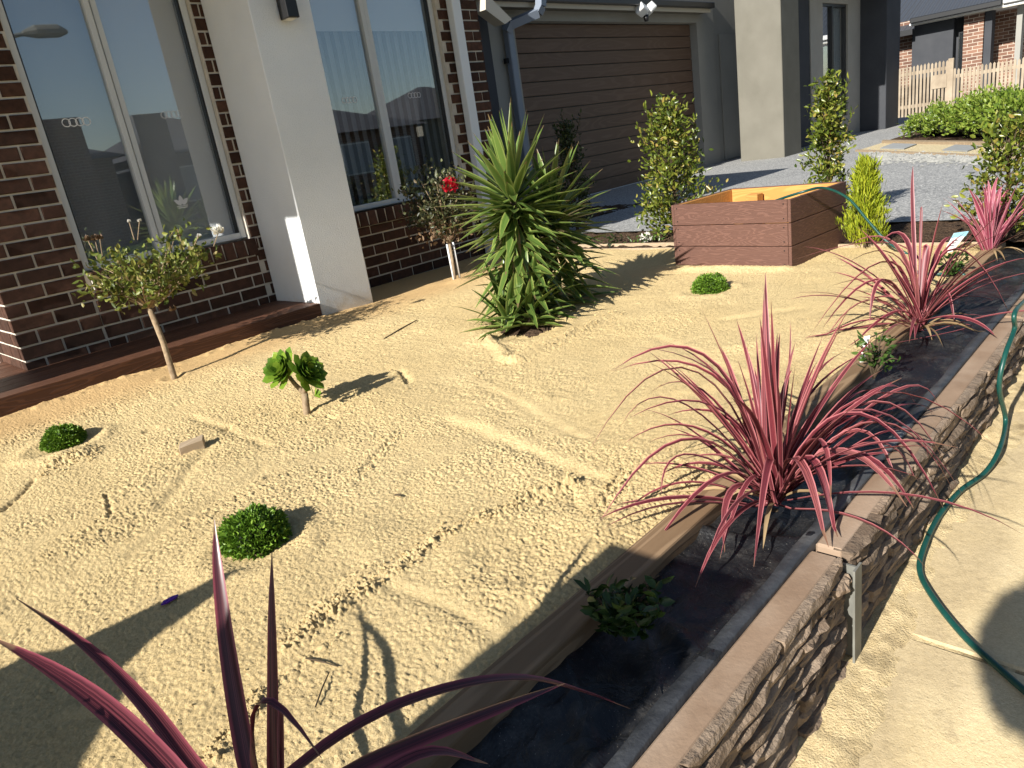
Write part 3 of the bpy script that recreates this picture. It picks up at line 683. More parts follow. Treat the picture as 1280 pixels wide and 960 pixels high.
m_ = MB(); m_.box((wl, YH+.04, wz0), (wl+.05, YH+.12, wz1)); m_.box((wr-.06, YH+.04, wz0), (wr, YH+.12, wz1)); m_.box((wc-.04, YH+.04, wz0+.05), (wc+.04, YH+.12, wz1-.05)); m_.box((wl+.05, YH+.042, wz0), (wr-.06, YH+.118, wz0+.05)); m_.box((wl+.05, YH+.042, wz1-.05), (wr-.06, YH+.118, wz1)); m_.obj('frame', MT['alu_dark'], wn_)
boxo('pane', (wl+.05, YH+.08, wz0+.05), (wc-.04, YH+.084, wz1-.05), MT['glass'], wn_); boxo('pane', (wc+.04, YH+.08, wz0+.05), (wr-.06, YH+.084, wz1-.05), MT['glass'], wn_)
boxo('curtain', (wc+.03, YH+.14, wz0+.05), (wr-.06, YH+.16, wz1-.05), MT['white'], wn_)
boxo('pier', (18.0, 5.48, -1), (18.9, 6.24, 2.9), MT['render_dark'], rh, bevel=.01)
boxo('eave', (14.4, 5.4, 2.02), (19.1, 12, 2.2), MT['fascia'], rh)
boxo('side_wall', (18.2, 6.24, -1), (18.9, 14, 2.9), MT['render_grey'], rh)

# ================================================================== NEIGHBOUR HOUSE, FENCE
XN = 24.0
def brick_tex(name, c1, c2, mortar, scale=1.0, rot=True):
    m, nt, bs = new_mat(name); P = worldpos(nt)
    sp = nd(nt, 'ShaderNodeSeparateXYZ'); nt.links.new(P, sp.inputs[0]); cb = nd(nt, 'ShaderNodeCombineXYZ')
    nt.links.new(sp.outputs[1 if rot else 0], cb.inputs[0]); nt.links.new(sp.outputs[2], cb.inputs[1])
    b = nd(nt, 'ShaderNodeTexBrick'); nt.links.new(cb.outputs[0], b.inputs['Vector']); b.inputs['Scale'].default_value = scale
    b.inputs['Brick Width'].default_value = .24; b.inputs['Row Height'].default_value = .086; b.inputs['Mortar Size'].default_value = .006
    b.inputs['Color1'].default_value = (*c1, 1); b.inputs['Color2'].default_value = (*c2, 1); b.inputs['Mortar'].default_value = (*mortar, 1); b.inputs['Bias'].default_value = 0
    nt.links.new(b.outputs['Color'], bs.inputs['Base Color']); bs.inputs['Roughness'].default_value = .9
    bump(nt, bs, b.outputs['Fac'], -.4, .01); return m
MT['nbrick'] = brick_tex('neighbour_brick', (.11,.055,.038), (.25,.135,.09), (.50,.45,.37))
def roof_tex():
    m, nt, bs = new_mat('corrugated_roof'); P = worldpos(nt); sp = nd(nt, 'ShaderNodeSeparateXYZ'); nt.links.new(P, sp.inputs[0])
    ml = nd(nt, 'ShaderNodeMath', operation='MULTIPLY'); ml.inputs[1].default_value = 2*math.pi/.152; nt.links.new(sp.outputs[1], ml.inputs[0])
    sn = nd(nt, 'ShaderNodeMath', operation='SINE'); nt.links.new(ml.outputs[0], sn.inputs[0])
    bs.inputs['Base Color'].default_value = (.075,.082,.095, 1); bs.inputs['Roughness'].default_value = .45; bs.inputs['Metallic'].default_value = .2
    bump(nt, bs, sn.outputs[0], .8, .03); return m
MT['croof'] = roof_tex()
nb = thing('neighbour_house', 'brick house with grey corrugated roof behind the picket fence', 'house', (XN+3, 4, Z_DRIVE))
def nY(px, py): d = ray(px, py); return float((d*(XN/d[0]))[1])
def nZ(px, py): d = ray(px, py); return float((d*(XN/d[0]))[2])
z_ev = nZ(1200, 22)
y_a, y_b = nY(1143, 50), nY(1258, 40)
m_ = MB(); m_.box((XN, nY(1191, 60), -1.3), (XN+.25, nY(1140, 60), z_ev+.2)); m_.obj('wall', MT['render_dark'], nb)
boxo('brick_wall', (XN+.30, nY(1142, 60)-.02, -1.3), (XN+.55, nY(1110, 60), z_ev+.2), MT['nbrick'], nb)
boxo('brick_pier', (XN-.08, nY(1229, 60), -1.3), (XN+.45, nY(1204.5, 60), z_ev+.2), MT['nbrick'], nb)
boxo('post', (XN-.06, nY(1239, 60), -1.3), (XN+.3, nY(1230, 60), z_ev+.2), MT['render_dark'], nb)
boxo('brick_wall', (XN+1.0, nY(1266, 60)-.6, -1.3), (XN+1.25, nY(1238, 60)+.6, z_ev+.2), MT['nbrick'], nb)
boxo('post', (XN-.06, nY(1276, 60), -1.3), (XN+.25, nY(1269, 60), z_ev+.2), MT['render_grey'], nb)
boxo('wall', (XN+.35, nY(1204, 60)-.1, -1.3), (XN+.5, nY(1190, 60)+.1, z_ev+.2), MT['render_dark'], nb)
wn_ = boxo('window', (XN+.1, nY(1203.5, 60), -.6), (XN+.16, nY(1196.5, 60), nZ(1200, 40)), MT['alu_dark'], nb)
boxo('pane', (XN+.09, nY(1202.5, 60), -.55), (XN+.098, nY(1197.5, 60), nZ(1200, 41)), MT['glass'], wn_)
boxo('soffit', (XN-.45, nY(1280, 30)-3, z_ev+.02), (XN+1.2, nY(1143, 30), z_ev+.07), MT['white'], nb)
boxo('gutter', (XN-.58, nY(1258, 14), z_ev+.06), (XN-.44, nY(1145, 30), z_ev+.20), MT['alu_dark'], nb, bevel=.02)
boxo('fascia', (XN-.44, nY(1280, 14)-3, z_ev), (XN-.41, nY(1145, 30), z_ev+.18), MT['fascia'], nb)
boxo('gutter', (XN-.55, nY(1290, 8)-3, z_ev+.09), (XN-.43, nY(1258, 14)-.01, z_ev+.22), MT['white'], nb, bevel=.02)
y0_, y1_ = nY(1290, 8)-4, nY(1145, 30)
m_ = MB(); m_.add([(XN-.5, y0_, z_ev+.2), (XN-.5, y1_, z_ev+.2), (XN+5, y1_-.0, z_ev+2.6), (XN+5, y0_+4, z_ev+2.6)], [(0,1,2,3)]); m_.obj('roof', MT['croof'], nb)
m_ = MB(); m_.add([(XN-.2, y1_, z_ev-.1), (XN-.2, y1_+5, z_ev-.1), (XN+5, y1_+5, z_ev+2.0), (XN+5, y1_, z_ev+2.0)], [(0,1,2,3)]); m_.obj('roof', MT['croof'], nb)
boxo('gutter', (XN-.32, y1_, z_ev-.2), (XN-.2, y1_+5, z_ev-.06), MT['alu_dark'], nb)

XF = 18.9
fence = thing('picket_fence', 'unpainted timber picket fence behind the green hedge', 'fence', (XF, 3.5, Z_DRIVE))
MT['picket'] = M_noisy('picket_timber', (.25,.20,.145), (.35,.29,.215), 5, .85, 60, .3, .003, .2, .14)
def fY(px, py): d = ray(px, py); return float((d*(XF/d[0]))[1])
def fZ(px, py): d = ray(px, py); return float((d*(XF/d[0]))[2])
ypost = fY(1188.5, 100); ztopL = fZ(1160, 79); ztopR = fZ(1240, 78)
pk = MB().prism([(-.0225, 0), (.0225, 0), (.0225, 1.02), (0, 1.055), (-.0225, 1.02)], -.009, .009, 'x').mesh('picket'); pk.materials.append(MT['picket'])
y = ypost+.075; ya = fY(1116, 85)
while y < ya:
    o = obj('picket', pk, None, fence, (XF-.02, y, ztopL-1.055+random.uniform(-.012, .012))); y += .072
y = ypost-.075
while y > fY(1330, 70):
    o = obj('picket', pk, None, fence, (XF-.02, y, ztopR-1.055+random.uniform(-.012, .012))); y -= .072
for zz, zt in ((-.16, 0), (-.85, 0)):
    boxo('rail', (XF-.008, ypost+.05, ztopL+zz-.035), (XF+.03, ya, ztopL+zz+.035), MT['picket'], fence)
    boxo('rail', (XF-.008, fY(1330, 70), ztopR+zz-.035), (XF+.03, ypost-.05, ztopR+zz+.035), MT['picket'], fence)
boxo('post', (XF-.05, ypost-.05, Z_DRIVE-.1), (XF+.05, ypost+.05, fZ(1188, 73)), MT['picket'], fence)
boxo('gate_latch', (XF-.045, ypost+.07, ztopL-.55), (XF-.03, ypost+.36, ztopL-.27), MT['picket'], fence)

# paving strip and mulch by the hedge
hz = Z_DRIVE
a_, b_ = onz(1082, 186, hz), onz(1300, 200, hz)
strip = tag(obj('paving_strip', mesh('paving_strip', [(*onz(1070,189,hz).xy, hz+.004), (*onz(1300,199,hz).xy, hz+.004), (*onz(1300,183,hz).xy, hz+.004), (*onz(1102,179,hz).xy, hz+.004)], [(0,1,2,3)]), MT['pebble']), kind='structure')
def quadpx(name, pts, z0, z1, mat, parent=None):
    v = [(*onz(*p, hz).xy, z0) for p in pts]+[(*onz(*p, hz).xy, z1) for p in pts]
    m_ = MB(); m_.add(v, [(3,2,1,0), (4,5,6,7), (0,1,5,4), (1,2,6,5), (2,3,7,6), (3,0,4,7)]); return m_.obj(name, mat, parent)
for pts in ([(1100,186.5),(1130,187.5),(1146,181.5),(1116,180.5)], [(1178,189),(1209,190.5),(1228,184),(1194,182.5)], [(1262,193),(1300,194.5),(1310,187),(1276,186)]):
    quadpx('paver', pts, hz+.006, hz+.02, MT['paver'], strip)
quadpx('timber_edge', [(1102,179.5),(1300,183.5),(1300,181.5),(1104,177.6)], hz, hz+.04, MT['pine_old'], strip)
quadpx('timber_edge', [(1069,189.5),(1300,200),(1300,199),(1071,188.6)], hz, hz+.025, MT['pine_old'], strip)
m_ = MB(); v = [(*onz(*p, hz).xy, hz+.012) for p in ((1108,177),(1310,182),(1310,150),(1150,163))]; m_.add(v, [(0,1,2,3)])
tag(m_.obj('mulch_bed', MT['mulch']), kind='structure')
# loose gravel left on the drive
v = []; f = []
for k in range(900):
    t = random.random(); px = 1080+170*t; py = 196+random.gauss(0, 3.2)+t*4
    c = onz(px, py, hz); s = random.uniform(.012, .034)
    n0 = len(v)
    for q in ((1,0,0),(-1,0,0),(0,1,0),(0,-1,0),(0,0,1)): v.append((c.x+q[0]*s*random.uniform(.6,1.3), c.y+q[1]*s*random.uniform(.6,1.3), hz+.003+q[2]*s*random.uniform(.5,1)))
    f += [(n0, n0+2, n0+4), (n0+2, n0+1, n0+4), (n0+1, n0+3, n0+4), (n0+3, n0, n0+4)]
MT['rubble'] = M_noisy('rubble', (.20,.205,.195), (.34,.335,.31), 9, .9, 60, .5, .004, .2)
tag(obj('gravel', mesh('gravel', v, f), MT['rubble']), 'loose pale gravel scattered across the driveway', 'gravel', kind='stuff')

# ================================================================== GARDEN BED AND RETAINING WALL
# timber sleeper between sand and bed
slp = thing('timber_sleeper', 'long weathered timber sleeper edging the sand along the bed', 'sleeper', (2.2, .885, -1.0))
MT['sleeper'] = M_wood('sleeper_timber', (.155,.095,.050), (.30,.20,.115), 'x', .8, .8, .003, .8, .08)
for a, b in ((-1.4, 1.968), (1.971, 4.93)):
    me = MB().box((a, .845, -1.14), (b, .928, -.952)).mesh('board', bevel=.006, seg=2)
    obj('board', me, MT['sleeper'], slp)
# end edging of the sand towards the drive
ed = thing('timber_edging', 'timber edging board between the sand and the mulch strip', 'edging', (4.92, 3, -.95))
boxo('board', (4.90, .93, -1.1), (4.925, 2.5, -.945), MT['pine_old'], ed, bevel=.003)
boxo('board', (4.90, 2.503, -1.1), (4.925, 5.04, -.948), MT['pine_old'], ed, bevel=.003)
boxo('board', (4.985, 2.9, -1.1), (5.01, 5.04, -.925), MT['pine_old'], ed, bevel=.003)

# black weed membrane lining the bed
def membrane():
    xs = np.concatenate([np.arange(-1.4, .3, .04), np.arange(.3, 3, .012), np.arange(3, 5.3, .02)]); ys = np.arange(.560, .8451, .0095)
    X, Y = np.meshgrid(xs, ys)
    Z = -1.003+.010*vnoise(X, Y, .22, 70)+.006*vnoise(X*.7+Y*.7, Y*.7-X*.7, .07, 71)
    Z = Z+.006*np.maximum(0, vnoise(X*.45, Y*1.6, .05, 72))**2*2+.004*np.abs(vnoise(X*.8+Y*.6, Y*.8-X*.6, .045, 73))
    for (x0, sl, amp) in ((1.05, .5, .014), (1.45, -.3, .018), (1.95, .8, .012), (2.4, -.6, .014), (3.1, .4, .016), (3.7, -.7, .014), (.75, .9, .010)):
        d = (X-x0-(Y-.72)*sl)/.022; Z = Z+amp*np.exp(-d*d)
    Z = Z+.022*np.exp(-((Y-.60)/.020)**2)+.012*sstep(.80, .845, Y)
    nx, ny = len(xs), len(ys); i = np.arange(ny-1)[:, None]*nx+np.arange(nx-1)[None]
    return npmesh('weed_membrane', np.stack([X, Y, Z], -1).reshape(-1, 3), np.stack([i, i+1, i+1+nx, i+nx], -1).reshape(-1, 4), smooth=True)
mb = obj('weed_membrane', membrane(), MT['membrane']); tag(mb, 'black weed mat lining the raised bed behind the stone wall', 'weed mat')
# folded upper edge of the mat against the wall
for (x0, x1) in ((-.4, 1.02), (.98, 2.05), (2.02, 3.45), (3.42, 5.2)):
    xs = np.arange(x0, x1, .03); v = []; f = []
    for i, x in enumerate(xs):
        w = .004*math.sin(x*9)+.003*math.sin(x*23+1)
        for (yy, zz) in ((.5805, -.985), (.582+w*.3, -.966+w*.5), (.584+w*.3, -.9635+w*.3), (.614+w, -.967-w*.6), (.619+w, -.995)): v.append((x, yy, zz))
    for i in range(len(xs)-1):
        for k in range(4): f.append((i*5+k, (i+1)*5+k, (i+1)*5+k+1, i*5+k+1))
    obj('fold', mesh('fold', v, f, True), MT['membrane_fold'], mb)

rw = thing('retaining_wall', 'low rough stone faced retaining wall with steel posts beside the path', 'wall', (2.2, .54, Z_PATH))
XP = [-.56, 1.44, 3.42, 5.2]
ztops = [-.970, -.968, -.969]
SV = []
for k in range(14):                    # split-face stone blocks, unit size, rough front
    rr = random.Random(100+k); nx, nz = 9, 4; v = []; f = []
    for j in range(nz):
        for i in range(nx):
            ex = (i in (0, nx-1)) or (j in (0, nz-1))
            x = i/(nx-1)-.5; z = j/(nz-1)-.5
            v.append((x+(rr.uniform(-.04, .04) if 0 < i < nx-1 else rr.uniform(-.0, .02)*(-1 if x > 0 else 1)), (-.62 if ex else -1)+rr.uniform(-.16, .16)+.22*math.sin(i*rr.uniform(.6, 1.2)+k), z+(rr.uniform(-.14, .14) if 0 < j < nz-1 else rr.uniform(0, .10)*(-1 if z > 0 else 1))))
    nf = len(v)
    ring = [(0, i) for i in range(nx)]+[(j, nx-1) for j in range(1, nz)]+[(nz-1, i) for i in range(nx-2, -1, -1)]+[(j, 0) for j in range(nz-2, 0, -1)]
    for (j, i) in ring: v.append((i/(nx-1)-.5, 1.0, j/(nz-1)-.5))
    for j in range(nz-1):
        for i in range(nx-1):
            a = j*nx+i; f += [(a, a+1, a+nx+1), (a, a+nx+1, a+nx)] if rr.random() < .5 else [(a, a+1, a+nx), (a+1, a+nx+1, a+nx)]
    n = len(ring)
    for q in range(n):
        j, i = ring[q]; j2, i2 = ring[(q+1) % n]; f.append((j*nx+i, nf+q, nf+(q+1) % n, j2*nx+i2))
    me = mesh('stone', v, f); bm = bmesh.new(); bm.from_mesh(me); bmesh.ops.recalc_face_normals(bm, faces=bm.faces); bm.to_mesh(me); bm.free()
    me.materials.append(MT['stone']); SV.append(me)
for s in range(3):
    x0, x1 = XP[s]+.012, XP[s+1]-.012; zt = ztops[s]
    m_ = MB(); m_.box((x0, .517, -1.40), (x1, .580, zt))
    pn = m_.obj('panel', MT['stone_top'], rw, bevel=.006)
    z = zt-.001; row = 0
    while z > pathz(x0)-.02:
        h = random.uniform(.014, .036); x = x0-random.uniform(0, .08)
        while x < x1:
            L = random.uniform(.10, .38); a = max(x, x0); b = min(x+L, x1)
            if b-a > .03:
                o = obj('stone', SV[random.randrange(14)], None, pn, ((a+b)/2, .513, z-h/2))
                o.scale = ((b-a)*.99, random.uniform(.006, .028), h*.96)
                if random.random() < .5: o.scale.x *= 1
            x += L
        z -= h
for k, x in enumerate((XP[1], XP[2])):
    m_ = MB(); m_.box((x-.021, .480, -1.4), (x+.021, .485, -.992)); m_.box((x-.003, .485, -1.4), (x+.003, .585, -.992)); m_.box((x-.022, .585, -1.4), (x+.022, .590, -.992))
    m_.obj('post', MT['galv'], rw)
# sand spilled along the foot of the wall
def drift():
    xs = np.arange(.6, 5.5, .012); ys = np.arange(.20, .531, .011); X, Y = np.meshgrid(xs, ys)
    edge = .36+.06*vnoise(X, Y, .3, 80)+.04*vnoise(X, Y, .09, 81)
    Z = -1.262+.042*(X-1.0)-.006+.014*sstep(-.05, .16, Y-edge)+.0032*vnoise(X, Y, .02, 82)*sstep(-.06, .08, Y-edge)+.002*vnoise(X, Y, .045, 83)
    nx, ny = len(xs), len(ys); i = np.arange(ny-1)[:, None]*nx+np.arange(nx-1)[None]
    return npmesh('spilled_sand', np.stack([X, Y, Z], -1).reshape(-1, 3), np.stack([i, i+1, i+1+nx, i+nx], -1).reshape(-1, 4), smooth=True)
MT['drift'] = M_noisy('spilled_sand', (.50,.385,.205), (.68,.54,.31), 45, .95, 170, .9, .006, .1, c3=(.30,.23,.13))
tag(obj('spilled_sand', drift(), MT['drift']), 'sand spilled along the foot of the stone wall', 'sand', kind='stuff')

# ================================================================== PLANTER BOX
pz0, pz1 = -1.02, -.555
pc = [onz(842, 256, pz1), onz(988, 250.5, pz1)]
A = Vector((4.35, 2.665)); B = Vector((4.283, 1.82)); uY = (A-B).normalized(); uX = Vector((uY.y, -uY.x))
Wd, Ln = .74, (A-B).length
pl = thing('planter_box', 'square brown composite planter box on the sand by the driveway', 'planter', (B.x+.3, B.y+.4, Z_SAND))
def pbox(name, u0, u1, v0, v1, z0, z1, mat, bev=.002, parent=pl):
    c = [B+uX*u0+uY*v0, B+uX*u1+uY*v0, B+uX*u1+uY*v1, B+uX*u0+uY*v1]
    m_ = MB(); m_.add([(p.x, p.y, z0) for p in c]+[(p.x, p.y, z1) for p in c], [(3,2,1,0), (4,5,6,7), (0,1,5,4), (1,2,6,5), (2,3,7,6), (3,0,4,7)])
    return m_.obj(name, mat, parent, bevel=bev)
ph = .140; th = .023
for k in range(3):
    z1 = pz1-k*ph; z0 = z1-ph+.004
    pbox('board', 0, th, .021, Ln-.021, z0, z1, MT['planter_y']); pbox('board', Wd-th, Wd, .021, Ln-.021, z0, z1, MT['planter_y'])
    pbox('board', .001, Wd-.001, 0, .0195, z0, z1-.001, MT['planter_x']); pbox('board', .001, Wd-.001, Ln-.0195, Ln, z0, z1-.001, MT['planter_x'])
    bl = pbox('lining', th+.001, th+.018, .03, Ln-.03, z0, z1-.004, MT['pine']); bl = pbox('lining', Wd-th-.018, Wd-th-.001, .03, Ln-.03, z0, z1-.004, MT['pine'])
    pbox('lining', th+.02, Wd-th-.02, .0215, .038, z0, z1-.004, MT['pine']); pbox('lining', th+.02, Wd-th-.02, Ln-.038, Ln-.0215, z0, z1-.004, MT['pine'])
    for vv in (.045, Ln-.045):
        for zz in (z0+.025, z1-.025):
            c = B+uX*(-.0015)+uY*vv; m_ = MB(); m_.tube([(c.x, c.y, zz), (c.x+uX.x*.004, c.y+uX.y*.004, zz)], .0042, 8); m_.obj('screw', MT['black'], pl)
pbox('bottom', th, Wd-th, .03, Ln-.03, pz0+.08, pz0+.1, MT['pine'])
for u, v in ((.09, .30), (.12, .52), (Wd-.1, .2), (Wd-.1, .6)): pbox('support_block', u-.04, u+.04, v-.045, v+.045, pz0+.10, pz1-.035, MT['pine'], .003)

# ================================================================== GARDEN HOSE
def catmull(P, n=8):
    P = [Vector(p) for p in P]; P = [P[0]*2-P[1]]+P+[P[-1]*2-P[-2]]; out = []
    for i in range(1, len(P)-2):
        for k in range(n):
            t = k/n; a, b, c, d = P[i-1:i+3]
            out.append(.5*((2*b)+(c-a)*t+(2*a-5*b+4*c-d)*t*t+(3*b-a-3*c+d)*t**3))
    out.append(P[-2]); return out
zp = Z_PATH+.012
hp = [(4.62, 2.30, -.70), (4.50, 2.05, -.60), tuple(at(1003, 240, 4.36)), tuple(at(1030, 235, 4.38)), tuple(at(1060, 248, 4.38)), tuple(at(1085, 276, 4.36)), tuple(at(1110, 303, 4.32)), tuple(at(1140, 322, 4.24)), (4.14, 1.10, sandz(4.14, 1.10)+.012), (4.12, .98, -.955), (4.10, .89, -.940), (4.07, .82, -1.01), (4.03, .72, -1.04), (3.99, .63, -1.0), (3.97, .575, -.945), (3.93, .51, -.950),
      tuple(ony(1272, 385, .445)), tuple(ony(1268, 412, .44)), tuple(ony(1256, 445, .44)), tuple(ony(1249, 485, .445)), tuple(ony(1257, 525, .44)), tuple(onpath(1250, 560, .04)), tuple(onpath(1232, 590, .020)), tuple(onpath(1200, 614, .020)), tuple(onpath(1172, 648, .020)), tuple(onpath(1153, 690, .020)), tuple(onpath(1151, 718, .011)), tuple(onpath(1170, 752, .011)), tuple(onpath(1205, 795, .011)), tuple(onpath(1245, 832, .011)), tuple(onpath(1300, 880, .011)), tuple(onpath(1420, 980, .011))]
m_ = MB(); m_.tube(catmull(hp, 8), .0078, 10)
tag(m_.obj('garden_hose', MT['hose'], None, True), 'green garden hose running from the planter over the wall onto the path', 'hose')

# ================================================================== STRAP-LEAF PLANTS
def leaf_mesh(pts, W, fold=.22, twist=0.0, up=None, prof='strap', seg_side=None):
    """tapered leaf along pts, three vertices across, UV u across, v along"""
    n = len(pts); v = []; f = []; uv = []
    side = None
    for i, p in enumerate(pts):
        a = pts[max(0, i-1)]; b = pts[min(n-1, i+1)]; d = (b-a).normalized()
        s = d.cross(Vector((0, 0, 1)))
        if seg_side is not None: s = Vector(seg_side)-d*d.dot(Vector(seg_side))
        if s.length < .15: s = side if side is not None else d.orthogonal()
        s.normalize()
        if side is not None and s.dot(side) < 0: s = -s
        side = s
        nrm = s.cross(d).normalized()
        t = i/(n-1); ang = twist*t
        sv = s*math.cos(ang)+nrm*math.sin(ang); nv = nrm*math.cos(ang)-s*math.sin(ang)
        if prof == 'strap': w = W*min(1, .62+1.0*t)*max(0, 1-((t-.28)/.72)**3.0 if t > .28 else 1)
        elif prof == 'yucca': w = W*(.55+.45*math.sin(min(1, t/.45)*math.pi/2))*(1-max(0, (t-.45)/.55)**1.5)
        else: w = W*(.35+.65*math.sin(min(1, t/.72)*math.pi/2))*(1 if t < .8 else math.sqrt(max(0, 1-((t-.8)/.2)**2)))
        w = max(w, W*.05)
        fo = fold*w
        v += [p-sv*w/2+nv*fo, p-nv*0, p+sv*w/2+nv*fo]; uv += [(0, t), (.5, t), (1, t)]
    for i in range(n-1):
        for k in range(2): f.append((i*3+k, i*3+k+1, (i+1)*3+k+1, (i+1)*3+k))
    me = mesh('leaf', v, f, True); ul = me.uv_layers.new(name='UVMap')
    for lp in me.loops: ul.data[lp.index].uv = uv[lp.vertex_index]
    return me
def bez(b, m, t, n=11):
    c = m*2-(b+t)*.5; return [b*(1-k)**2+c*2*k*(1-k)+t*k*k for k in [i/(n-1) for i in range(n)]]
def cordyline(label, base, mat, explicit, nrand, Lr, W, seed, up_bias=.55, droop=.9, group='cordylines in the raised bed', stem=.03):
    rr = random.Random(seed); base = Vector(base); d0 = depth(base)
    th_ = thing('cordyline', label, 'cordyline', tuple(base), group)
    m_ = MB(); m_.tube([base-Vector((0,0,.09)), base-Vector((0,0,.05)), base-Vector((0,0,.022))], [stem*.7, stem*.8, stem*.3], 10); m_.obj('stem', MT['bark_dark'], th_, True)
    def cl(p, lo=-.975):       # keep tips off the ground they hang over
        if p.y > .94: lo_ = sandz(p.x, p.y)+.006
        elif p.y > .60: lo_ = -.985
        elif p.y > .46: lo_ = -.955
        else: lo_ = pathz(p.x)+.02
        if p.z < lo_: p.z = lo_
        return p
    for (mx, my, tx, ty, dd, w) in explicit:
        b = base+Vector((rr.uniform(-.015, .015), rr.uniform(-.015, .015), rr.uniform(-.035, .015)))
        t = at(tx, ty, d0+dd); md = at(mx, my, d0+dd*rr.uniform(.45, .6))
        pts = [cl(p) for p in bez(b, md, t, 12)]
        obj('leaf', leaf_mesh(pts, W*w, rr.uniform(.15, .35), rr.uniform(-.5, .5)), mat, th_)
    for k in range(0 if nrand == 0 else 7):
        az = rr.uniform(0, 6.28); h = Vector((math.cos(az), math.sin(az), 0)); L = rr.uniform(.12, .28); b = base+Vector((0,0,.0))
        pts = [cl(b+h*L*i/7+Vector((0,0,.05*math.sin(i/7*2.6)-.02*i/7))) for i in range(8)]
        obj('dead_leaf', leaf_mesh(pts, .012, .3, rr.uniform(-1, 1)), MT['yucca_dead'], th_)
    for k in range(nrand):
        az = rr.uniform(0, 2*math.pi); L = rr.uniform(*Lr); el = rr.uniform(up_bias, 1.45)
        h = Vector((math.cos(az), math.sin(az), 0)); b = base+Vector((rr.uniform(-.018, .018), rr.uniform(-.018, .018), rr.uniform(-.03, .05)))
        dr = droop*(1.5-el)*rr.uniform(.5, 1.1); pts = []; p = b.copy(); e = el; n = 12
        for i in range(n): pts.append(p.copy()); p = p+(h*math.cos(e)+Vector((0,0,1))*math.sin(e))*L/n; e -= dr*2.2/n*(i/n*1.4+.3)
        obj('leaf', leaf_mesh([cl(q) for q in pts], W*rr.uniform(.6, 1), rr.uniform(.15, .35), rr.uniform(-.6, .6)), mat, th_)
    return th_
Z3 = lambda ox, oy, k: (lambda x, y: (ox+x/k, oy+y/k))
a3 = Z3(700, 400, 3.2); b3 = Z3(940, 380, 3.765)
def E3(fn, rows): return [(*fn(m[0], m[1]), *fn(t[0], t[1]), d, w) for m, t, d, w in rows]
main_base = onz(968, 628, -.985)
ex = E3(a3, [((690,300),(430,88),.10,.9), ((680,270),(285,107),.12,1), ((600,165),(205,205),.05,1), ((520,200),(110,535),-.02,1), ((640,245),(210,205),.12,.9),
             ((590,300),(350,300),.16,.8), ((480,330),(240,430),.05,.9), ((560,440),(255,495),.10,.9), ((520,480),(160,815),-.05,1), ((600,490),(335,500),.12,.7),
             ((520,540),(405,692),.0,1), ((620,582),(385,630),.08,1.1), ((660,620),(358,935),-.12,1.2), ((690,680),(660,950),-.18,1.1), ((835,570),(775,990),-.25,1.15),
             ((1010,560),(1112,965),-.22,1.3), ((950,560),(1075,965),-.26,1.4), ((835,300),(822,-190),.02,1.3), ((865,350),(880,50),.0,1), ((905,300),(920,0),.05,.4),
             ((720,330),(640,105),.05,1), ((880,380),(930,195),.02,.9), ((890,330),(943,85),.04,.6), ((960,330),(1130,130),.12,.8), ((980,330),(1290,105),.16,.7),
             ((840,470),(810,190),.08,1), ((740,380),(560,170),.04,1), ((700,420),(430,380),.10,.8), ((760,640),(640,955),-.2,.8), ((560,600),(300,580),.10,.7),
             ((640,360),(280,390),.02,.9), ((700,560),(480,560),.06,.8), ((500,650),(215,815),.05,.7)])
ex += E3(b3, [((560,430),(1140,668),-.02,.8), ((540,430),(780,488),.15,.7), ((520,500),(1030,960),-.15,.9), ((470,520),(900,960),-.18,1.1), ((560,560),(960,900),-.1,.9), ((420,560),(700,620),.1,.9),
              ((560,655),(780,890),-.05,.9), ((470,600),(690,880),-.1,.8), ((440,700),(760,960),-.2,1.3), ((400,690),(730,955),-.22,1.2), ((300,640),(370,940),-.2,1.1), ((600,520),(860,520),.18,.7),
              ((540,470),(920,770),-.06,.9), ((640,430),(880,490),.1,.7), ((420,480),(640,440),.2,.8), ((380,540),(640,560),.1,.9), ((640,600),(830,740),.0,.7)])
cordyline('large pink and burgundy cordyline spilling over the wall, in the bed middle', main_base, MT['cord'], ex, 46, (.36, .62), .0170, 11, .40, .72)
c4 = Z3(960, 200, 4.0)
ex2 = E3(c4, [((725,300),(725,30),.02,.8), ((765,330),(762,260),.0,.5), ((650,440),(400,425),.25,1.0), ((590,510),(205,885),-.05,.9), ((560,600),(270,845),.0,.8), ((520,700),(272,920),-.05,.8), ((590,600),(508,815),-.05,1.2),
              ((640,760),(395,960),-.15,.8), ((920,450),(1205,760),-.12,1.2), ((870,650),(935,840),-.1,.9), ((960,780),(1120,800),.05,.7), ((860,640),(1120,620),.1,.6), ((820,560),(990,360),.1,.9), ((850,560),(1240,340),.25,1.0),
              ((790,500),(775,445),.0,1.5), ((840,480),(930,390),.12,1), ((640,480),(360,540),.1,.8), ((690,440),(125,500),.3,.8), ((600,620),(290,640),.1,.7), ((640,700),(470,720),.0,.9), ((900,700),(1150,705),.1,.6), ((700,420),(560,415),.15,1.1), ((1000,840),(380,960),-.2,.4)])
cordyline('pink and burgundy cordyline midway along the bed, next to the hose end of the wall', onz(1150, 412, -.985), MT['cord'], ex2, 34, (.34, .64), .0205, 12, .32, .75)
ex3 = E3(c4, [((1095,250),(1062,110),.0,1), ((1120,220),(1150,85),.0,1), ((1130,230),(1190,115),.05,1), ((1075,270),(1012,150),.0,1), ((1020,300),(895,180),-.05,.8), ((1020,340),(858,250),-.1,.7), ((1170,260),(1240,160),.1,.9), ((1190,320),(1290,225),.1,.8), ((1180,340),(1290,290),.0,.8), ((1180,350),(1300,330),-.05,.7), ((1060,320),(960,240),.05,.9), ((1110,240),(1100,100),.02,1.1), ((1150,250),(1225,130),.05,1)])
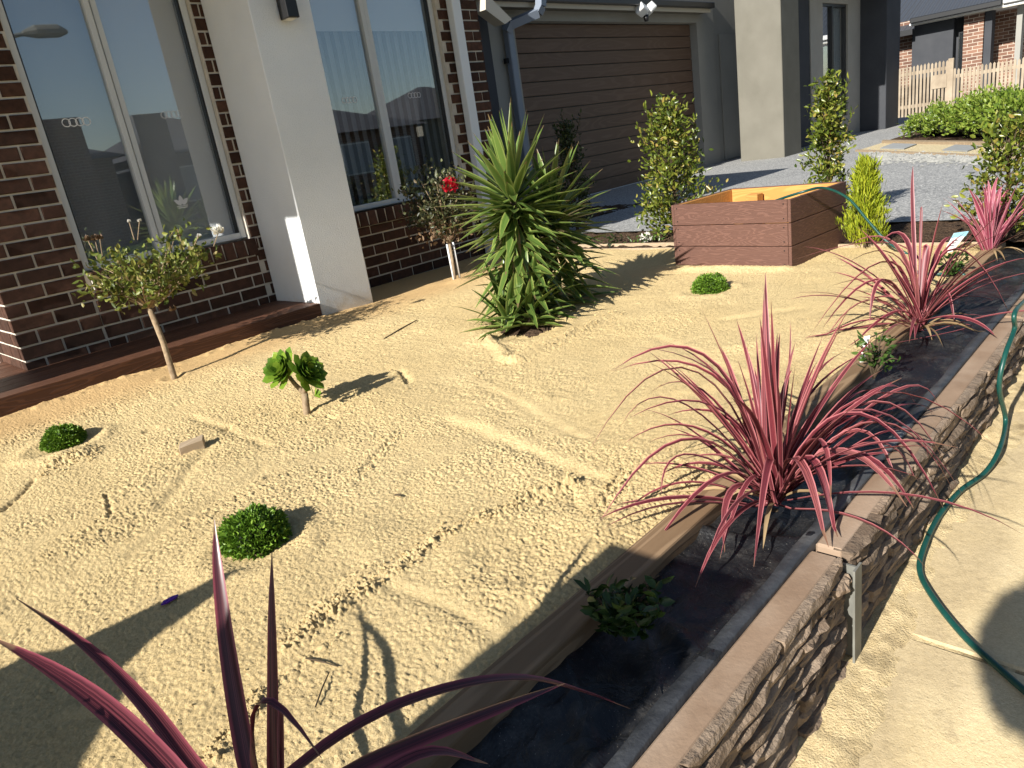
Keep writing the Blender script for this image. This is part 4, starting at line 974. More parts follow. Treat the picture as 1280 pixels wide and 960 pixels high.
cordyline('upright bright pink cordyline at the driveway end of the bed', onz(1238, 318, -.985), MT['cord_pink'], ex3, 34, (.28, .48), .024, 13, .95, .4)
near_base = Vector((.20, .79, -.985)); dn = depth(near_base)
exn = [(292,860,268,650,.05,1.25), (343,860,340,690,.0,1.1), (175,890,20,748,.22,1.5), (120,880,-25,785,.10,1.6), (560,862,788,886,.30,1.15), (560,905,705,855,.06,1.6), (318,902,402,948,-.06,1.0), (450,905,640,945,-.05,.9), (385,890,412,840,.10,.5), (260,905,190,800,.12,.9), (352,930,354,900,.0,.6)]
exn = [(352,930,354,900,.0,.6), (318,902,402,948,-.06,1.0)]
cordyline('large dark burgundy cordyline at the near left corner, only its blades showing', near_base, MT['cord_dark'], exn, 0, (.3, .5), .0185, 14)

near = [o for o in COL.objects if o.name.startswith('cordyline') and o.get('label', '').startswith('large dark')][0]
for path_, d_a, d_b, w_ in (([(325,1020),(311,960),(298,890),(284,800),(273,710),(268,650)], .0, .08, 1.15), ([(348,1030),(345,950),(344,850),(342,760),(340,690)], .0, .03, 1.0),
                           ([(300,1040),(238,958),(178,880),(105,808),(20,748)], .05, .26, 1.25), ([(270,1040),(205,958),(130,886),(60,836),(-12,796)], .0, .16, 1.55),
                           ([(310,1040),(385,952),(480,892),(580,858),(660,850),(730,866),(788,886)], .0, .26, 1.15), ([(350,1030),(432,962),(520,921),(600,890),(655,870),(706,854)], -.04, .12, 1.35), ([(420,1030),(470,975),(540,940),(610,955)], -.1, .0, .9)):
    n_ = len(path_); pts = [near_base]+[at(px, py, dn+d_a+(d_b-d_a)*i/(n_-1)) for i, (px, py) in enumerate(path_)]
    obj('leaf', leaf_mesh(catmull(pts, 4), .0235*w_, .22, random.uniform(-.4, .4)), MT['cord_dark'], near)

# ---- yucca
def yucca():
    rr = random.Random(5); base = onz(658, 412, Z_SAND-.03)
    th_ = thing('yucca', 'spiky green yucca with two heads growing in the sand', 'yucca', tuple(base))
    d0 = depth(base)
    hA = at(640, 240, d0-.02); hB = at(690, 262, d0+.28); hC = base+Vector((.01, -.02, .12)); hD = base+Vector((.14, .02, .17))
    for q, r0 in ((hA, .038), (hB, .034), (hD, .03)):
        m_ = MB(); m_.tube([base-Vector((0,0,.06)), base.lerp(q, .5)+Vector((.01,.0,0)), q], [r0*1.1, r0*.75, r0*.4], 10); m_.obj('trunk', MT['bark_dark'], th_, True)
    def head(c, n, L, W, e0, e1, mat, dr=.5):
        for k in range(n):
            az = k*2.39996+rr.uniform(-.2, .2); t = k/n; el = e1+(e0-e1)*t+rr.uniform(-.12, .12)
            h = Vector((math.cos(az), math.sin(az), 0)); l = L*rr.uniform(.75, 1.1)
            b = c+Vector((0,0,-.12+.16*t))+h*.02; p = b.copy(); pts = []; e = el; d_ = dr*rr.uniform(.2, 1.3)*(1 if el < .7 else .3)
            for i in range(9): pts.append(p.copy()); p = p+(h*math.cos(e)+Vector((0,0,1))*math.sin(e))*l/9; e -= d_/9
            for q in pts:
                if q.z < Z_SAND+.01: q.z = Z_SAND+.01
            obj('leaf', leaf_mesh(pts, W*rr.uniform(.8, 1.1), rr.uniform(.15, .3), rr.uniform(-.3, .3), prof='yucca'), mat, th_)
    head(hA, 56, .48, .055, 1.5, -.15, MT['yucca'], .12)
    for py_, n_, e0, e1 in ((256,22,.7,-.3), (275,26,.5,-.5), (292,20,.2,-.8), (308,22,.2,-.9), (328,20,.1,-1.0), (348,16,.2,-.9), (365,16,.3,-.7)): head(at(644+(py_-275)*.1, py_, d0-.01), n_, .42 if py_ < 330 else .34, .050, e0, e1, MT['yucca'], .3)
    head(hB, 46, .41, .048, 1.45, -.3, MT['yucca'], .2)
    for dz_, n_ in ((.06, 20), (.12, 24), (.20, 20), (.28, 20), (.36, 18), (.46, 14)): head(hB-Vector((dz_*.15, dz_*.1, dz_)), n_, .40, .048, .4, -.7, MT['yucca'], .35)
    head(hC, 28, .34, .048, 1.3, .0, MT['yucca'], .7); head(hD, 26, .36, .045, 1.3, -.1, MT['yucca'], .7); head(base+Vector((-.08, .06, .10)), 20, .32, .045, 1.3, .1, MT['yucca'], .7)
    for py_ in (262, 285, 310): head(at(640+(py_-240)*.13, py_, d0-.04), 24, .24, .022, -.9, -1.45, MT['yucca_dead' if py_ > 262 else 'yucca'], .2)
    for py_ in (250, 268): head(at(641+(py_-240)*.1, py_, d0-.05), 22, .38, .050, .1, -1.25, MT['yucca'], .35)
    xs_ = []; 
    for i in range(28):
        a_ = i/28*6.283; r_ = .17*(1+.18*math.sin(a_*3+1)+.1*math.sin(a_*7)); xs_.append((base.x+.03+r_*math.cos(a_), base.y+r_*math.sin(a_), sandz(base.x+.03+r_*math.cos(a_), base.y+r_*math.sin(a_))-.004))
    obj('soil', mesh('soil', [(base.x+.03, base.y, Z_SAND-.012)]+xs_, [(0, i+1, (i+1) % 28+1) for i in range(28)]), MT['mulch'], th_)
yucca()

# ---- leaf clouds
def foliage(name, parent, P, D, L, W, mat, fold=.3, seed=1):
    rg = np.random.default_rng(seed); n = len(P); D = D/np.linalg.norm(D, axis=1)[:, None]
    S = np.cross(D, rg.normal(size=(n, 3))); S /= np.linalg.norm(S, axis=1)[:, None]; N = np.cross(S, D)
    l = (L*rg.uniform(.65, 1.2, n))[:, None]; w = (W*rg.uniform(.7, 1.15, n))[:, None]
    v = np.stack([P, P+D*l*.30-S*w*.42+N*w*fold*.8, P+D*l*.68-S*w*.40+N*w*fold*.7, P+D*l-N*w*.15, P+D*l*.68+S*w*.40+N*w*fold*.7, P+D*l*.30+S*w*.42+N*w*fold*.8, P+D*l*.45], 1).reshape(-1, 3)
    b = (np.arange(n)*7)[:, None]
    t = np.concatenate([b+np.array(x)[None] for x in ((0,6,1), (1,6,2), (2,6,3), (3,6,4), (4,6,5), (5,6,0))], 0)
    o = obj(name, npmesh(name, v, tris=t), mat, parent); o['kind'] = 'stuff'; return o
def ball_pts(n, c, r, seed, shell=.0, zmin=-.2):
    rg = np.random.default_rng(seed); out = []
    d = rg.normal(size=(n*3, 3)); d /= np.linalg.norm(d, axis=1)[:, None]; d = d[d[:, 2] > zmin][:n]
    k = (shell+(1-shell)*rg.uniform(0, 1, len(d))**(1/3))[:, None]
    return np.array(c)+d*k*np.array(r), d
# clipped box balls
for i, (px, w, lab) in enumerate((((325,690), .090, 'clipped green box ball nearest the camera, in the sand'), ((82,558), .082, 'clipped green box ball near the deck at the left edge'), ((888,366), .094, 'clipped green box ball in front of the planter box'))):
    c = onz(*px, Z_SAND); c = c+Vector((c.x, c.y, 0)).normalized()*w*.7; c.z = sandz(c.x, c.y)+.01
    t = thing('box_ball', lab, 'shrub', tuple(c), 'clipped box balls in the sand')
    m_ = MB(); pts = []
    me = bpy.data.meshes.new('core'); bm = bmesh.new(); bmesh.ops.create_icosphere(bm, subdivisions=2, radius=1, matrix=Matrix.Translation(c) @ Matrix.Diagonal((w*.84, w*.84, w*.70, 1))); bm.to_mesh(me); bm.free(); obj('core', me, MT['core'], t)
    P, D = ball_pts(3400, c, (w, w, w*.86), 30+i, .78, -.15); rg = np.random.default_rng(i)
    ang = np.arctan2(D[:, 1], D[:, 0]); P = np.array(c)+(P-np.array(c))*(1+.07*np.sin(ang*3+i*2)*D[:, 2:3][:, 0]+.06*np.sin(ang*5+D[:, 2]*4+i)+rg.normal(size=len(P))*.045)[:, None]
    foliage('foliage', t, P, D+rg.normal(size=P.shape)*.55, .014, .0085, MT['box'], .3, i)

# ---- standard roses
def rose_standard(label, base, top, crown_c, crown_r, n, mat, seed, trunk_r, nclump=26, lsz=.034, gr='standard roses'):
    rr = random.Random(seed); rg = np.random.default_rng(seed); base = Vector(base); top = Vector(top)
    t = thing('standard_rose', label, 'rose', tuple(base), gr)
    m_ = MB(); mid = base.lerp(top, .5)+Vector((.01, .005, 0)); m_.tube([base-Vector((0,0,.05)), base, mid, top], [trunk_r*1.15, trunk_r*1.1, trunk_r, trunk_r*.95], 10); m_.obj('trunk', MT['bark'], t, True)
    P = []; D = []; br = MB()
    for k in range(nclump):
        az = k*2.4+rr.uniform(-.4, .4); rad = math.sqrt(rr.uniform(.05, 1)); cz = rr.uniform(-.7, 1)*math.sqrt(max(0, 1-rad*rad*.8))
        e = Vector(crown_c)+Vector((math.cos(az)*rad*crown_r[0], math.sin(az)*rad*crown_r[1], cz*crown_r[2]))
        m1 = top.lerp(e, .5)+Vector((rr.uniform(-.03, .03), rr.uniform(-.03, .03), rr.uniform(-.02, .05)))
        pts = bez(top, m1, e, 7); br.tube(pts, [.006, .0055, .005, .0045, .004, .003, .002], 5)
        nn = int(n/nclump*rr.uniform(.5, 1.5)); q = rg.normal(size=(nn, 3))*np.array((.055, .055, .042))+np.array(e); s = rg.uniform(.35, 1, nn); ln = np.array(top)+(np.array(e)-np.array(top))*s[:, None]
        sel = rg.uniform(size=nn) < .35; q[sel] = ln[sel]+rg.normal(size=(sel.sum(), 3))*.022
        P.append(q); D.append(rg.normal(size=(nn, 3))*.8+(q-np.array(top))*2+np.array((0, 0, .1)))
    br.obj('branches', MT['bark'], t)['kind'] = 'stuff'
    P = np.concatenate(P); D = np.concatenate(D); foliage('foliage', t, P, D, lsz, lsz*.62, mat, .25, seed)
    return t, P
rb = onz(218, 473, Z_SAND-.004); d0 = depth(rb)
rt = at(187, 386, d0-.02); rc = at(190, 338, d0-.02)
t1, PP = rose_standard('standard rose with bushy green head in front of the left window', rb, rt, rc, (.31, .31, .17), 1550, MT['rose'], 21, .016, 44, .038)
def bud(px, d, r, mat, parent, stemto=None, nm='flower'):
    c = at(*px, d); rg = np.random.default_rng(int(px[0])); n = 22
    Dn = rg.normal(size=(n, 3)); Dn[:, 2] = np.abs(Dn[:, 2])+.35; P = np.tile(np.array(c), (n, 1))-np.array((0, 0, r*.6))
    o = foliage(nm, parent, P, Dn, r*1.5, r*1.2, mat, .4, int(px[0])); del o['kind']
    if stemto is not None: m_ = MB(); m_.tube([c-Vector((0,0,r*.5)), at(*stemto, d)], .0025, 5); m_.obj('stem', MT['bark'], parent)
bud((272,287), d0-.05, .030, MT['petal_white'], t1, (267,308)); bud((109,298), d0, .018, MT['rose_dead'], t1, (122,325)); bud((118,297), d0+.02, .02, MT['rose_dead'], t1, (125,325)); bud((124,296), d0, .018, MT['rose_dead'], t1, (128,320))
bud((248,294), d0, .012, MT['petal_white'], t1, (240,312)); bud((224,294), d0, .010, MT['rose_dead'], t1, (230,312)); bud((161,276), d0, .010, MT['petal_white'], t1, (168,300)); bud((174,275), d0, .010, MT['petal_white'], t1, (172,300)); bud((216,385), d0-.02, .02, MT['rose_dead'], t1)
rb2 = onz(568, 352, Z_SAND+.0); rb2.y = 4.30; rb2 = Vector((3.76, 4.30, Z_SAND+.01)); d2 = depth(rb2)
rt2 = at(562, 305, d2); rc2 = at(550, 255, d2)
t2, PP = rose_standard('standard rose with one red bloom beside the yucca', rb2, rt2, rc2, (.23, .23, .28), 2500, MT['rose_dark'], 22, .012, 48, .038)
fc = at(563, 233, d2-.24); P, D = ball_pts(60, fc, (.030,)*3, 77, .5, -.7); fo = foliage('flower', t2, P, D+np.array((0,0,.5)), .046, .044, MT['petal_red'], .5, 78); del fo['kind']
rg = np.random.default_rng(9); q = rg.normal(size=(120, 3))*np.array((.12, .10, .05))+np.array(at(552, 290, d2-.05)); foliage('withered_leaves', t2, q, rg.normal(size=q.shape)+np.array((0,0,-.5)), .04, .026, MT['rose_dead'], .3, 3)
for dx in (-.035, .03):
    s_ = MB(); s_.tube([rb2+Vector((dx, -.03, -.05)), rb2+Vector((dx, -.02, .29))], .008, 8); s_.obj('stake', MT['white'], t2, True)

# ---- aeonium
def aeonium():
    rr = random.Random(3); base = onz(383, 518, Z_SAND); base.z = sandz(base.x, base.y)-.01; d = depth(base)
    t = thing('aeonium', 'lime green aeonium with two rosettes on a bent stem', 'succulent', tuple(base))
    fork = at(381, 492, d); h1 = at(356, 464, d+.02); h2 = at(380, 468, d-.03)
    m_ = MB(); m_.tube([base-Vector((0,0,.03)), base.lerp(fork, .5), fork], [.017, .015, .014], 10); m_.obj('stem', MT['bark'], t, True)
    for h in (h1, h2):
        m_ = MB(); m_.tube([fork, fork.lerp(h, .5)+Vector((0,0,-.01)), h], [.012, .010, .009], 8); m_.obj('branch', MT['bark'], t, True)
    toCam = (-base).normalized()
    for h, ax, n, S in ((h1, (Vector((-.75, -.15, .65))).normalized(), 40, .105), (h2, (Vector((.30, -.80, .50))).normalized(), 40, .105), (at(394, 494, d-.02), Vector((.8, -.3, .3)).normalized(), 9, .045)):
        u = ax.orthogonal().normalized(); w = ax.cross(u)
        for k in range(n):
            a = k*2.39996; tt = k/n; tilt = R(82)-R(64)*tt; dr = (u*math.cos(a)+w*math.sin(a))*math.sin(tilt)+ax*math.cos(tilt)
            L = S*(1.05-.5*tt); b = h+ax*(.012*tt-.006)
            tan = ax-dr*ax.dot(dr); pts = [b+dr*L*i/6+tan*L*.16*(i/6)**2 for i in range(7)]
            sd = dr.cross(ax)
            obj('leaf', leaf_mesh(pts, .040*(1.0-.35*tt)*S/.088, .10, 0, prof='spoon', seg_side=sd), MT['aeonium'], t)
aeonium()

# ---- shrubs along the drive
def column_shrub(name, label, cat, base, H, Wd_, n, lsz, mat, seed, group, shape='egg', wr_=.52, sg=.085, up=.6):
    rr = random.Random(seed); rg = np.random.default_rng(seed); base = Vector(base)
    t = thing(name, label, cat, tuple(base), group)
    m_ = MB(); m_.tube([base-Vector((0,0,.03)), base+Vector((.01,0,H*.4)), base+Vector((0,.01,H*.85))], [.016, .012, .005], 8)
    tips = []
    ncl = int(n/38)
    for k in range(ncl):
        z = H*(.06+.90*((k+.5)/ncl)); s = z/H
        rad = Wd_*.5*({'egg': math.sin(math.pi*(s*.80+.16))**.7, 'cone': max(0, 1.02-s)**.75*.95+.04, 'drop': max(.02, 1.06-s)**.95*min(1, .60+s*1.8)*1.12}[shape])
        az = k*2.4+rr.uniform(-.5, .5); r_ = rad*rr.uniform(.30, 1.0)*rr.choice((1, 1, .85, 1.22))
        e = base+Vector((math.cos(az)*r_, math.sin(az)*r_, z)); tips.append(e)
        b = base+Vector((0,0,z*.75)); m_.tube([b, b.lerp(e, .5)+Vector((0,0,-.01)), e], [.005, .004, .002], 4)
    P = []; D = []
    for k in range(9 if shape != 'cone' and wr_ > .3 else 0):
        a_ = rr.uniform(0, 6.28); r0 = Wd_*rr.uniform(.0, .34); z0 = H*rr.uniform(.55, .92); p0 = base+Vector((math.cos(a_)*r0, math.sin(a_)*r0, z0)); L_ = H*rr.uniform(.10, .20)
        p1 = p0+Vector((math.cos(a_)*L_*.35, math.sin(a_)*L_*.35, L_)); m_.tube([p0, p1], [.003, .0015], 4)
        for j in range(13): P.append(np.array([p0.lerp(p1, j/12)])); D.append(rg.normal(size=(1, 3))*.6+np.array((0, 0, .9)))
    m_.obj('stem', MT['bark_dark'], t)
    for e in tips:
        nn = int(38*rr.uniform(.45, 1.5)); q = rg.normal(size=(nn, 3))*Wd_*sg+np.array(e); P.append(q)
        out = np.array((e.x-base.x, e.y-base.y, 0)); out = out/(np.linalg.norm(out)+1e-6); D.append(rg.normal(size=(nn, 3))*.65+out*.6+np.array((0, 0, up)))
    foliage('foliage', t, np.concatenate(P), np.concatenate(D), lsz, lsz*wr_, mat, .28, seed); return t
DG = 'shrubs planted along the driveway edge'
b = onz(846, 292, Z_DRIVE); column_shrub('lilly_pilly', 'glossy green shrub in sun, behind the left side of the planter box', 'shrub', b, 1.04, .66, 3000, .047, MT['lilly'], 41, DG, 'drop')
b = onz(1036, 283, Z_DRIVE); column_shrub('lilly_pilly', 'slim upright shrub just behind the right corner of the planter box', 'shrub', b, 1.06, .36, 2400, .042, MT['lilly'], 42, DG, 'drop')
b = onz(1256, 292, Z_DRIVE); column_shrub('lilly_pilly', 'open shrub behind the bright pink cordyline at the right edge', 'shrub', b, .64, .44, 1300, .044, MT['lilly'], 43, DG)
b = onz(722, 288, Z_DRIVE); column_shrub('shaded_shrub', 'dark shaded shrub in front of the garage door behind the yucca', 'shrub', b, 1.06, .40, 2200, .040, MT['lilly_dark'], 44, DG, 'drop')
b = onz(697, 292, Z_DRIVE); column_shrub('leafy_shrub', 'low leafy shrub half hidden behind the yucca', 'shrub', b, .62, .44, 500, .05, MT['rose'], 45, DG)
b = onz(1082, 306, Z_DRIVE-.02); t = column_shrub('golden_conifer', 'small bright yellow green conifer between planter and cordyline', 'conifer', b, .52, .29, 5200, .050, MT['conifer'], 46, DG, 'drop', wr_=.16, sg=.06, up=2.2)
# hedge
HG = 'bushes of the low hedge'
hl = ['leftmost bush of the low hedge, beside the path', 'second bush of the hedge from the left', 'middle bush of the low hedge', 'tallest shoot bush of the hedge, right of the middle', 'rightmost bush of the hedge at the picture edge']
for i, (px, py, H, W_) in enumerate(((1172,170,.44,.90), (1202,171,.50,.95), (1228,172,.58,.9), (1254,173,.62,.9), (1284,174,.56,.95))):
    b = onz(px, py, Z_DRIVE); t = thing('hedge_bush', hl[i], 'bush', tuple(b), HG); rg = np.random.default_rng(50+i)
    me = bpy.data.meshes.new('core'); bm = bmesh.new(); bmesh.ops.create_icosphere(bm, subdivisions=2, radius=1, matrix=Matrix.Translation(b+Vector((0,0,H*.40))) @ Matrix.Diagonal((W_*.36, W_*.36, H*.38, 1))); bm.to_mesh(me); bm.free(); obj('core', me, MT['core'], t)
    P = []; D = []
    for k in range(70):
        d = rg.normal(size=3); d /= np.linalg.norm(d); d[2] = abs(d[2])*1.1-.12
        e = np.array(b)+np.array((0, 0, H*.38))+d*np.array((W_*.5, W_*.5, H*.58))*rg.uniform(.75, 1.08)
        q = rg.normal(size=(26, 3))*.055+e; P.append(q); D.append(rg.normal(size=(26, 3))*.7+d+np.array((0, 0, .4)))
    foliage('foliage', t, np.concatenate(P), np.concatenate(D), .062, .034, MT['hedge'], .25, 60+i)

# ---- small plants in the bed with tags
def small_plant(label, base, r_, H, n, lsz, seed, mat=MT['small'], nst=7):
    rr = random.Random(seed); rg = np.random.default_rng(seed); base = Vector(base)
    t = thing('seedling', label, 'plant', tuple(base), 'young plants in the raised bed'); m_ = MB(); P = []; D = []
    for k in range(nst):
        az = k*2.4+rr.uniform(-.3, .3); rad = r_*rr.uniform(.2, 1); e = base+Vector((math.cos(az)*rad, math.sin(az)*rad, H*rr.uniform(.55, 1.05)))
        pts = bez(base, base.lerp(e, .5)+Vector((0,0,.03)), e, 6); m_.tube(pts, [.004, .004, .003, .003, .002, .0015], 5)
        for j in range(int(n/nst)):
            s = rr.uniform(.35, 1.02); p = np.array(base.lerp(e, s)); a = rr.uniform(0, 6.28); P.append(p+rg.normal(size=3)*.006); D.append(np.array((math.cos(a), math.sin(a), rr.uniform(.1, .9))))
    m_.obj('stem', MT['bark_dark'], t); foliage('foliage', t, np.array(P), np.array(D), lsz, lsz*.5, mat, .25, seed); return t
small_plant('dense leafy young plant in the shaded front part of the bed', onz(782, 800, -.99), .095, .115, 460, .034, 71, MT['small_shaded'], nst=24)
small_plant('sparse young plant with a white tag between the two large cordylines', onz(1092, 473, -.985), .085, .15, 95, .034, 72, nst=9)
small_plant('leafy young plant by the blue and white tag', onz(1190, 352, -.985), .10, .15, 130, .036, 73, nst=10)
def plant_tag(label, p0, p1, w, blue):
    t = thing('plant_tag', label, 'plant tag', tuple(p0)); a = Vector(p0); b = Vector(p1); s = Vector((cr[0], cr[1], 0)).normalized()*w/2
    th2 = Vector((fw[0], fw[1], 0)).normalized()*.0012
    m_ = MB(); m_.add([a-s*.5, a+s*.5, b+s, b-s, a-s*.5+th2, a+s*.5+th2, b+s+th2, b-s+th2], [(0,1,2,3), (7,6,5,4), (0,4,5,1), (1,5,6,2), (2,6,7,3), (3,7,4,0)]); m_.obj('card', MT['sticker'], t)
    if blue:
        c = a.lerp(b, .80); e = b; o = -th2*.8
        m_ = MB(); m_.add([c-s*.98+o, c+s*.98+o, e+s*.98+o, e-s*.98+o], [(0,1,2,3)]); m_.obj('print', M_plain('tag_blue', (.25,.50,.62), .5), t)
        for q in (.45, .55, .65):
            c = a.lerp(b, q); e = a.lerp(b, q+.045); m_ = MB(); m_.add([c-s*.5+o, c+s*(.1+q*.3)+o, e+s*(.1+q*.3)+o, e-s*.5+o], [(0,1,2,3)]); m_.obj('print', M_plain('tag_ink', (.06,.07,.08), .5), t)
plant_tag('blue and white plant tag standing by the pink cordyline', at(1180, 322, 4.15), at(1202, 290, 4.12), .085, True)
p_ = onz(1075, 463, -.98); plant_tag('narrow white plant tag in the middle of the bed', p_, at(1084, 420, depth(p_)+.0), .022, False)

# white flower by the edging
c = onz(808, 303, -.94); t = thing('white_flower', 'small white flowering plant beside the planter box', 'flower', tuple(c))
rg = np.random.default_rng(4); q = rg.normal(size=(60, 3))*np.array((.05, .05, .02))+np.array(c)+np.array((0,0,.02)); foliage('foliage', t, q, rg.normal(size=q.shape)+np.array((0,0,.5)), .04, .022, MT['small'], .3, 5)
for k, (px, py) in enumerate(((803,297), (810,294), (806,300), (812,299))):
    P, D = ball_pts(14, at(px, py, depth(c)-.02), (.008,)*3, 90+k, .5, -.5); foliage('petals', t, P, D, .028, .022, MT['petal_white'], .3, k)
c = onz(766, 305, -.94); t = thing('dark_seedling', 'tiny dark plant at the shaded sand edge', 'plant', tuple(c)); q = rg.normal(size=(50, 3))*np.array((.05, .05, .025))+np.array(c)+np.array((0,0,.03)); foliage('foliage', t, q, rg.normal(size=q.shape)+np.array((0,0,.5)), .04, .022, MT['lilly_dark'], .3, 6)

# ================================================================== SMALL THINGS ON THE SAND
def onsand(px, py): c = onz(px, py, Z_SAND); c.z = sandz(c.x, c.y); return c
def stick(label, a, b, r_, mat='bark_dark'):
    p, q = onsand(*a), onsand(*b); m = p.lerp(q, .5); m.z = max(m.z, sandz(m.x, m.y))+.004
    m_ = MB(); m_.tube([p+Vector((0,0,.004)), m+Vector((0,0,.003)), q+Vector((0,0,.005))], [r_, r_*1.1, r_*.7], 6); tag(m_.obj('twig', MT[mat]), label, 'twig')
stick('thin dark stick on the sand between aeonium and yucca', (481,426), (522,403), .0045)
stick('short dark twig on the sand near the front shadow', (384,829), (424,838), .0017)
stick('thin leaning twig near the foreground blades', (396,890), (413,845), .0015)
stick('tiny twig in the middle of the sand', (494,620), (502,622), .003)
v = []; f = []
def crumb(x, y, r_):
    n0 = len(v); z = sandz(x, y)
    for q in ((1,0,.2), (-.2,1,.1), (-1,-.1,.3), (.1,-1,.2), (.1,.1,1.1), (0,0,-.6)): v.append((x+q[0]*r_*random.uniform(.6, 1.3), y+q[1]*r_*random.uniform(.6, 1.3), z+r_*.35+q[2]*r_*random.uniform(.5, .9)))
    f.extend([(n0, n0+1, n0+4), (n0+1, n0+2, n0+4), (n0+2, n0+3, n0+4), (n0+3, n0, n0+4), (n0+1, n0, n0+5), (n0+2, n0+1, n0+5), (n0+3, n0+2, n0+5), (n0, n0+3, n0+5)])
for k in range(2600):
    x = random.uniform(-.1, 4.8); y = .95+3.4*random.random()**1.4
    crumb(x, y, .0015+.0035*random.random()**3)
for (pa, pb, n_) in (((350,812),(452,738),160), ((452,738),(575,660),160), ((575,660),(715,600),90), ((640,452),(772,392),90), ((440,600),(497,541),50), ((742,645),(782,588),60), ((55,590),(125,566),140), ((250,955),(330,865),90), ((596,468),(655,440),50), ((495,462),(515,480),30)):
    for k in range(n_):
        t_ = random.random(); c = onz(pa[0]+(pb[0]-pa[0])*t_+random.gauss(0, 5), pa[1]+(pb[1]-pa[1])*t_+random.gauss(0, 5), Z_SAND); crumb(c.x, c.y, .002+.007*random.random()**2)
tag(obj('sand_crumbs', mesh('sand_crumbs', v, f), MT['sand']), 'loose crumbs of sand scattered over the sand bed', 'sand', kind='stuff')
c = onsand(243, 565); m_ = MB(); m_.add([(c.x+x*.045+y*.012, c.y+y*.022-x*.010, c.z-.01+z*.04) for x, y, z in ((-1,-1,0),(1,-1,0),(1,1,0),(-1,1,0),(-1,-1,1.0),(1,-1,1.1),(1,1,1.25),(-1,1,1.1))], [(3,2,1,0), (4,5,6,7), (0,1,5,4), (1,2,6,5), (2,3,7,6), (3,0,4,7)])
tag(m_.obj('wood_offcut', MT['pine_old'], bevel=.002), 'small pale wooden offcut lying on the sand', 'wood block')
c = onsand(213, 754); m_ = MB(); pr = [(-.022, -.004), (-.010, -.009), (.016, -.007), (.024, .001), (.012, .008), (-.012, .007)]
m_.add([(c.x+a, c.y+b, c.z+.006) for a, b in pr]+[(c.x+a, c.y+b, c.z+.010) for a, b in pr], [(5,4,3,2,1,0), (6,7,8,9,10,11)]+[(i, (i+1) % 6, 6+(i+1) % 6, 6+i) for i in range(6)])
tag(m_.obj('purple_scrap', M_plain('purple_plastic', (.09,.012,.30), .4)), 'small purple scrap lying in the shadow on the sand', 'scrap')

# ================================================================== OUT OF VIEW: blockers added to cast shadows, what the windows mirror
XW = -1.1; wp = []
for px, py in ((0,838), (37,816), (84,810), (106,797), (200,754), (316,707), (272,744), (187,800), (147,838), (169,847), (156,863), (125,907), (94,960)):
    g_ = onz(px, py, Z_SAND); k_ = (g_.x-XW)/SD.x; wp.append((g_.y-SD.y*k_, Z_SAND-SD.z*k_))
wp = [(wp[0][0]+.10, -1.2), (wp[0][0]+.10, wp[0][1]-.12)]+wp+[(wp[-1][0]-.12, wp[-1][1]-.06), (wp[-1][0]-.12, -1.2)]
ww = MB(); ww.prism(wp, XW-.25, XW, 'x')  # added unseen wall, outline projected back along the sun from the sand shadow
tag(ww.obj('shadow_wall', MT['render_white']), 'added wall out of view at the left, its top shaped for the pointed shadow', 'wall')
lb = thing('shadow_block', 'added rendered block out of view at the near bed end, shading the bed', 'shadow_block', (-.5, .77, -1.1))  # unseen block added and sized to throw the dark band over the bed
boxo('pillar', (-.72, .625, -1.3), (-.30, .922, -.165), MT['render_grey'], lb, bevel=.006); boxo('cap', (-.75, .61, -.162), (-.27, .937, -.115), MT['stone_top'], lb, bevel=.005); boxo('slot', (-.60, .621, -.35), (-.42, .624, -.32), MT['black'], lb)
tp = onpath(1334, 815); hd = tp-SD*3.3  # unseen ball on a stem, added to drop the camera holder's head shadow
sb = thing('head_standin', 'added round stand-in for the camera holder, out of view, casting a head shadow', 'standin', (hd.x, hd.y, pathz(hd.x)))
m_ = MB(); m_.tube([(hd.x, hd.y, pathz(hd.x)+.03), (hd.x+.01, hd.y, -.4), (hd.x, hd.y, hd.z)], [.012, .010, .010], 8); m_.obj('trunk', MT['bark'], sb, True)
P, D = ball_pts(2600, hd, (.15, .15, .15), 200, .7, -1.1); foliage('foliage', sb, P, D+np.random.default_rng(2).normal(size=P.shape)*.5, .028, .017, MT['box'], .3, 201)
me = bpy.data.meshes.new('core'); bm = bmesh.new(); bmesh.ops.create_icosphere(bm, subdivisions=2, radius=.135, matrix=Matrix.Translation(hd)); bm.to_mesh(me); bm.free(); obj('core', me, MT['core'], sb)

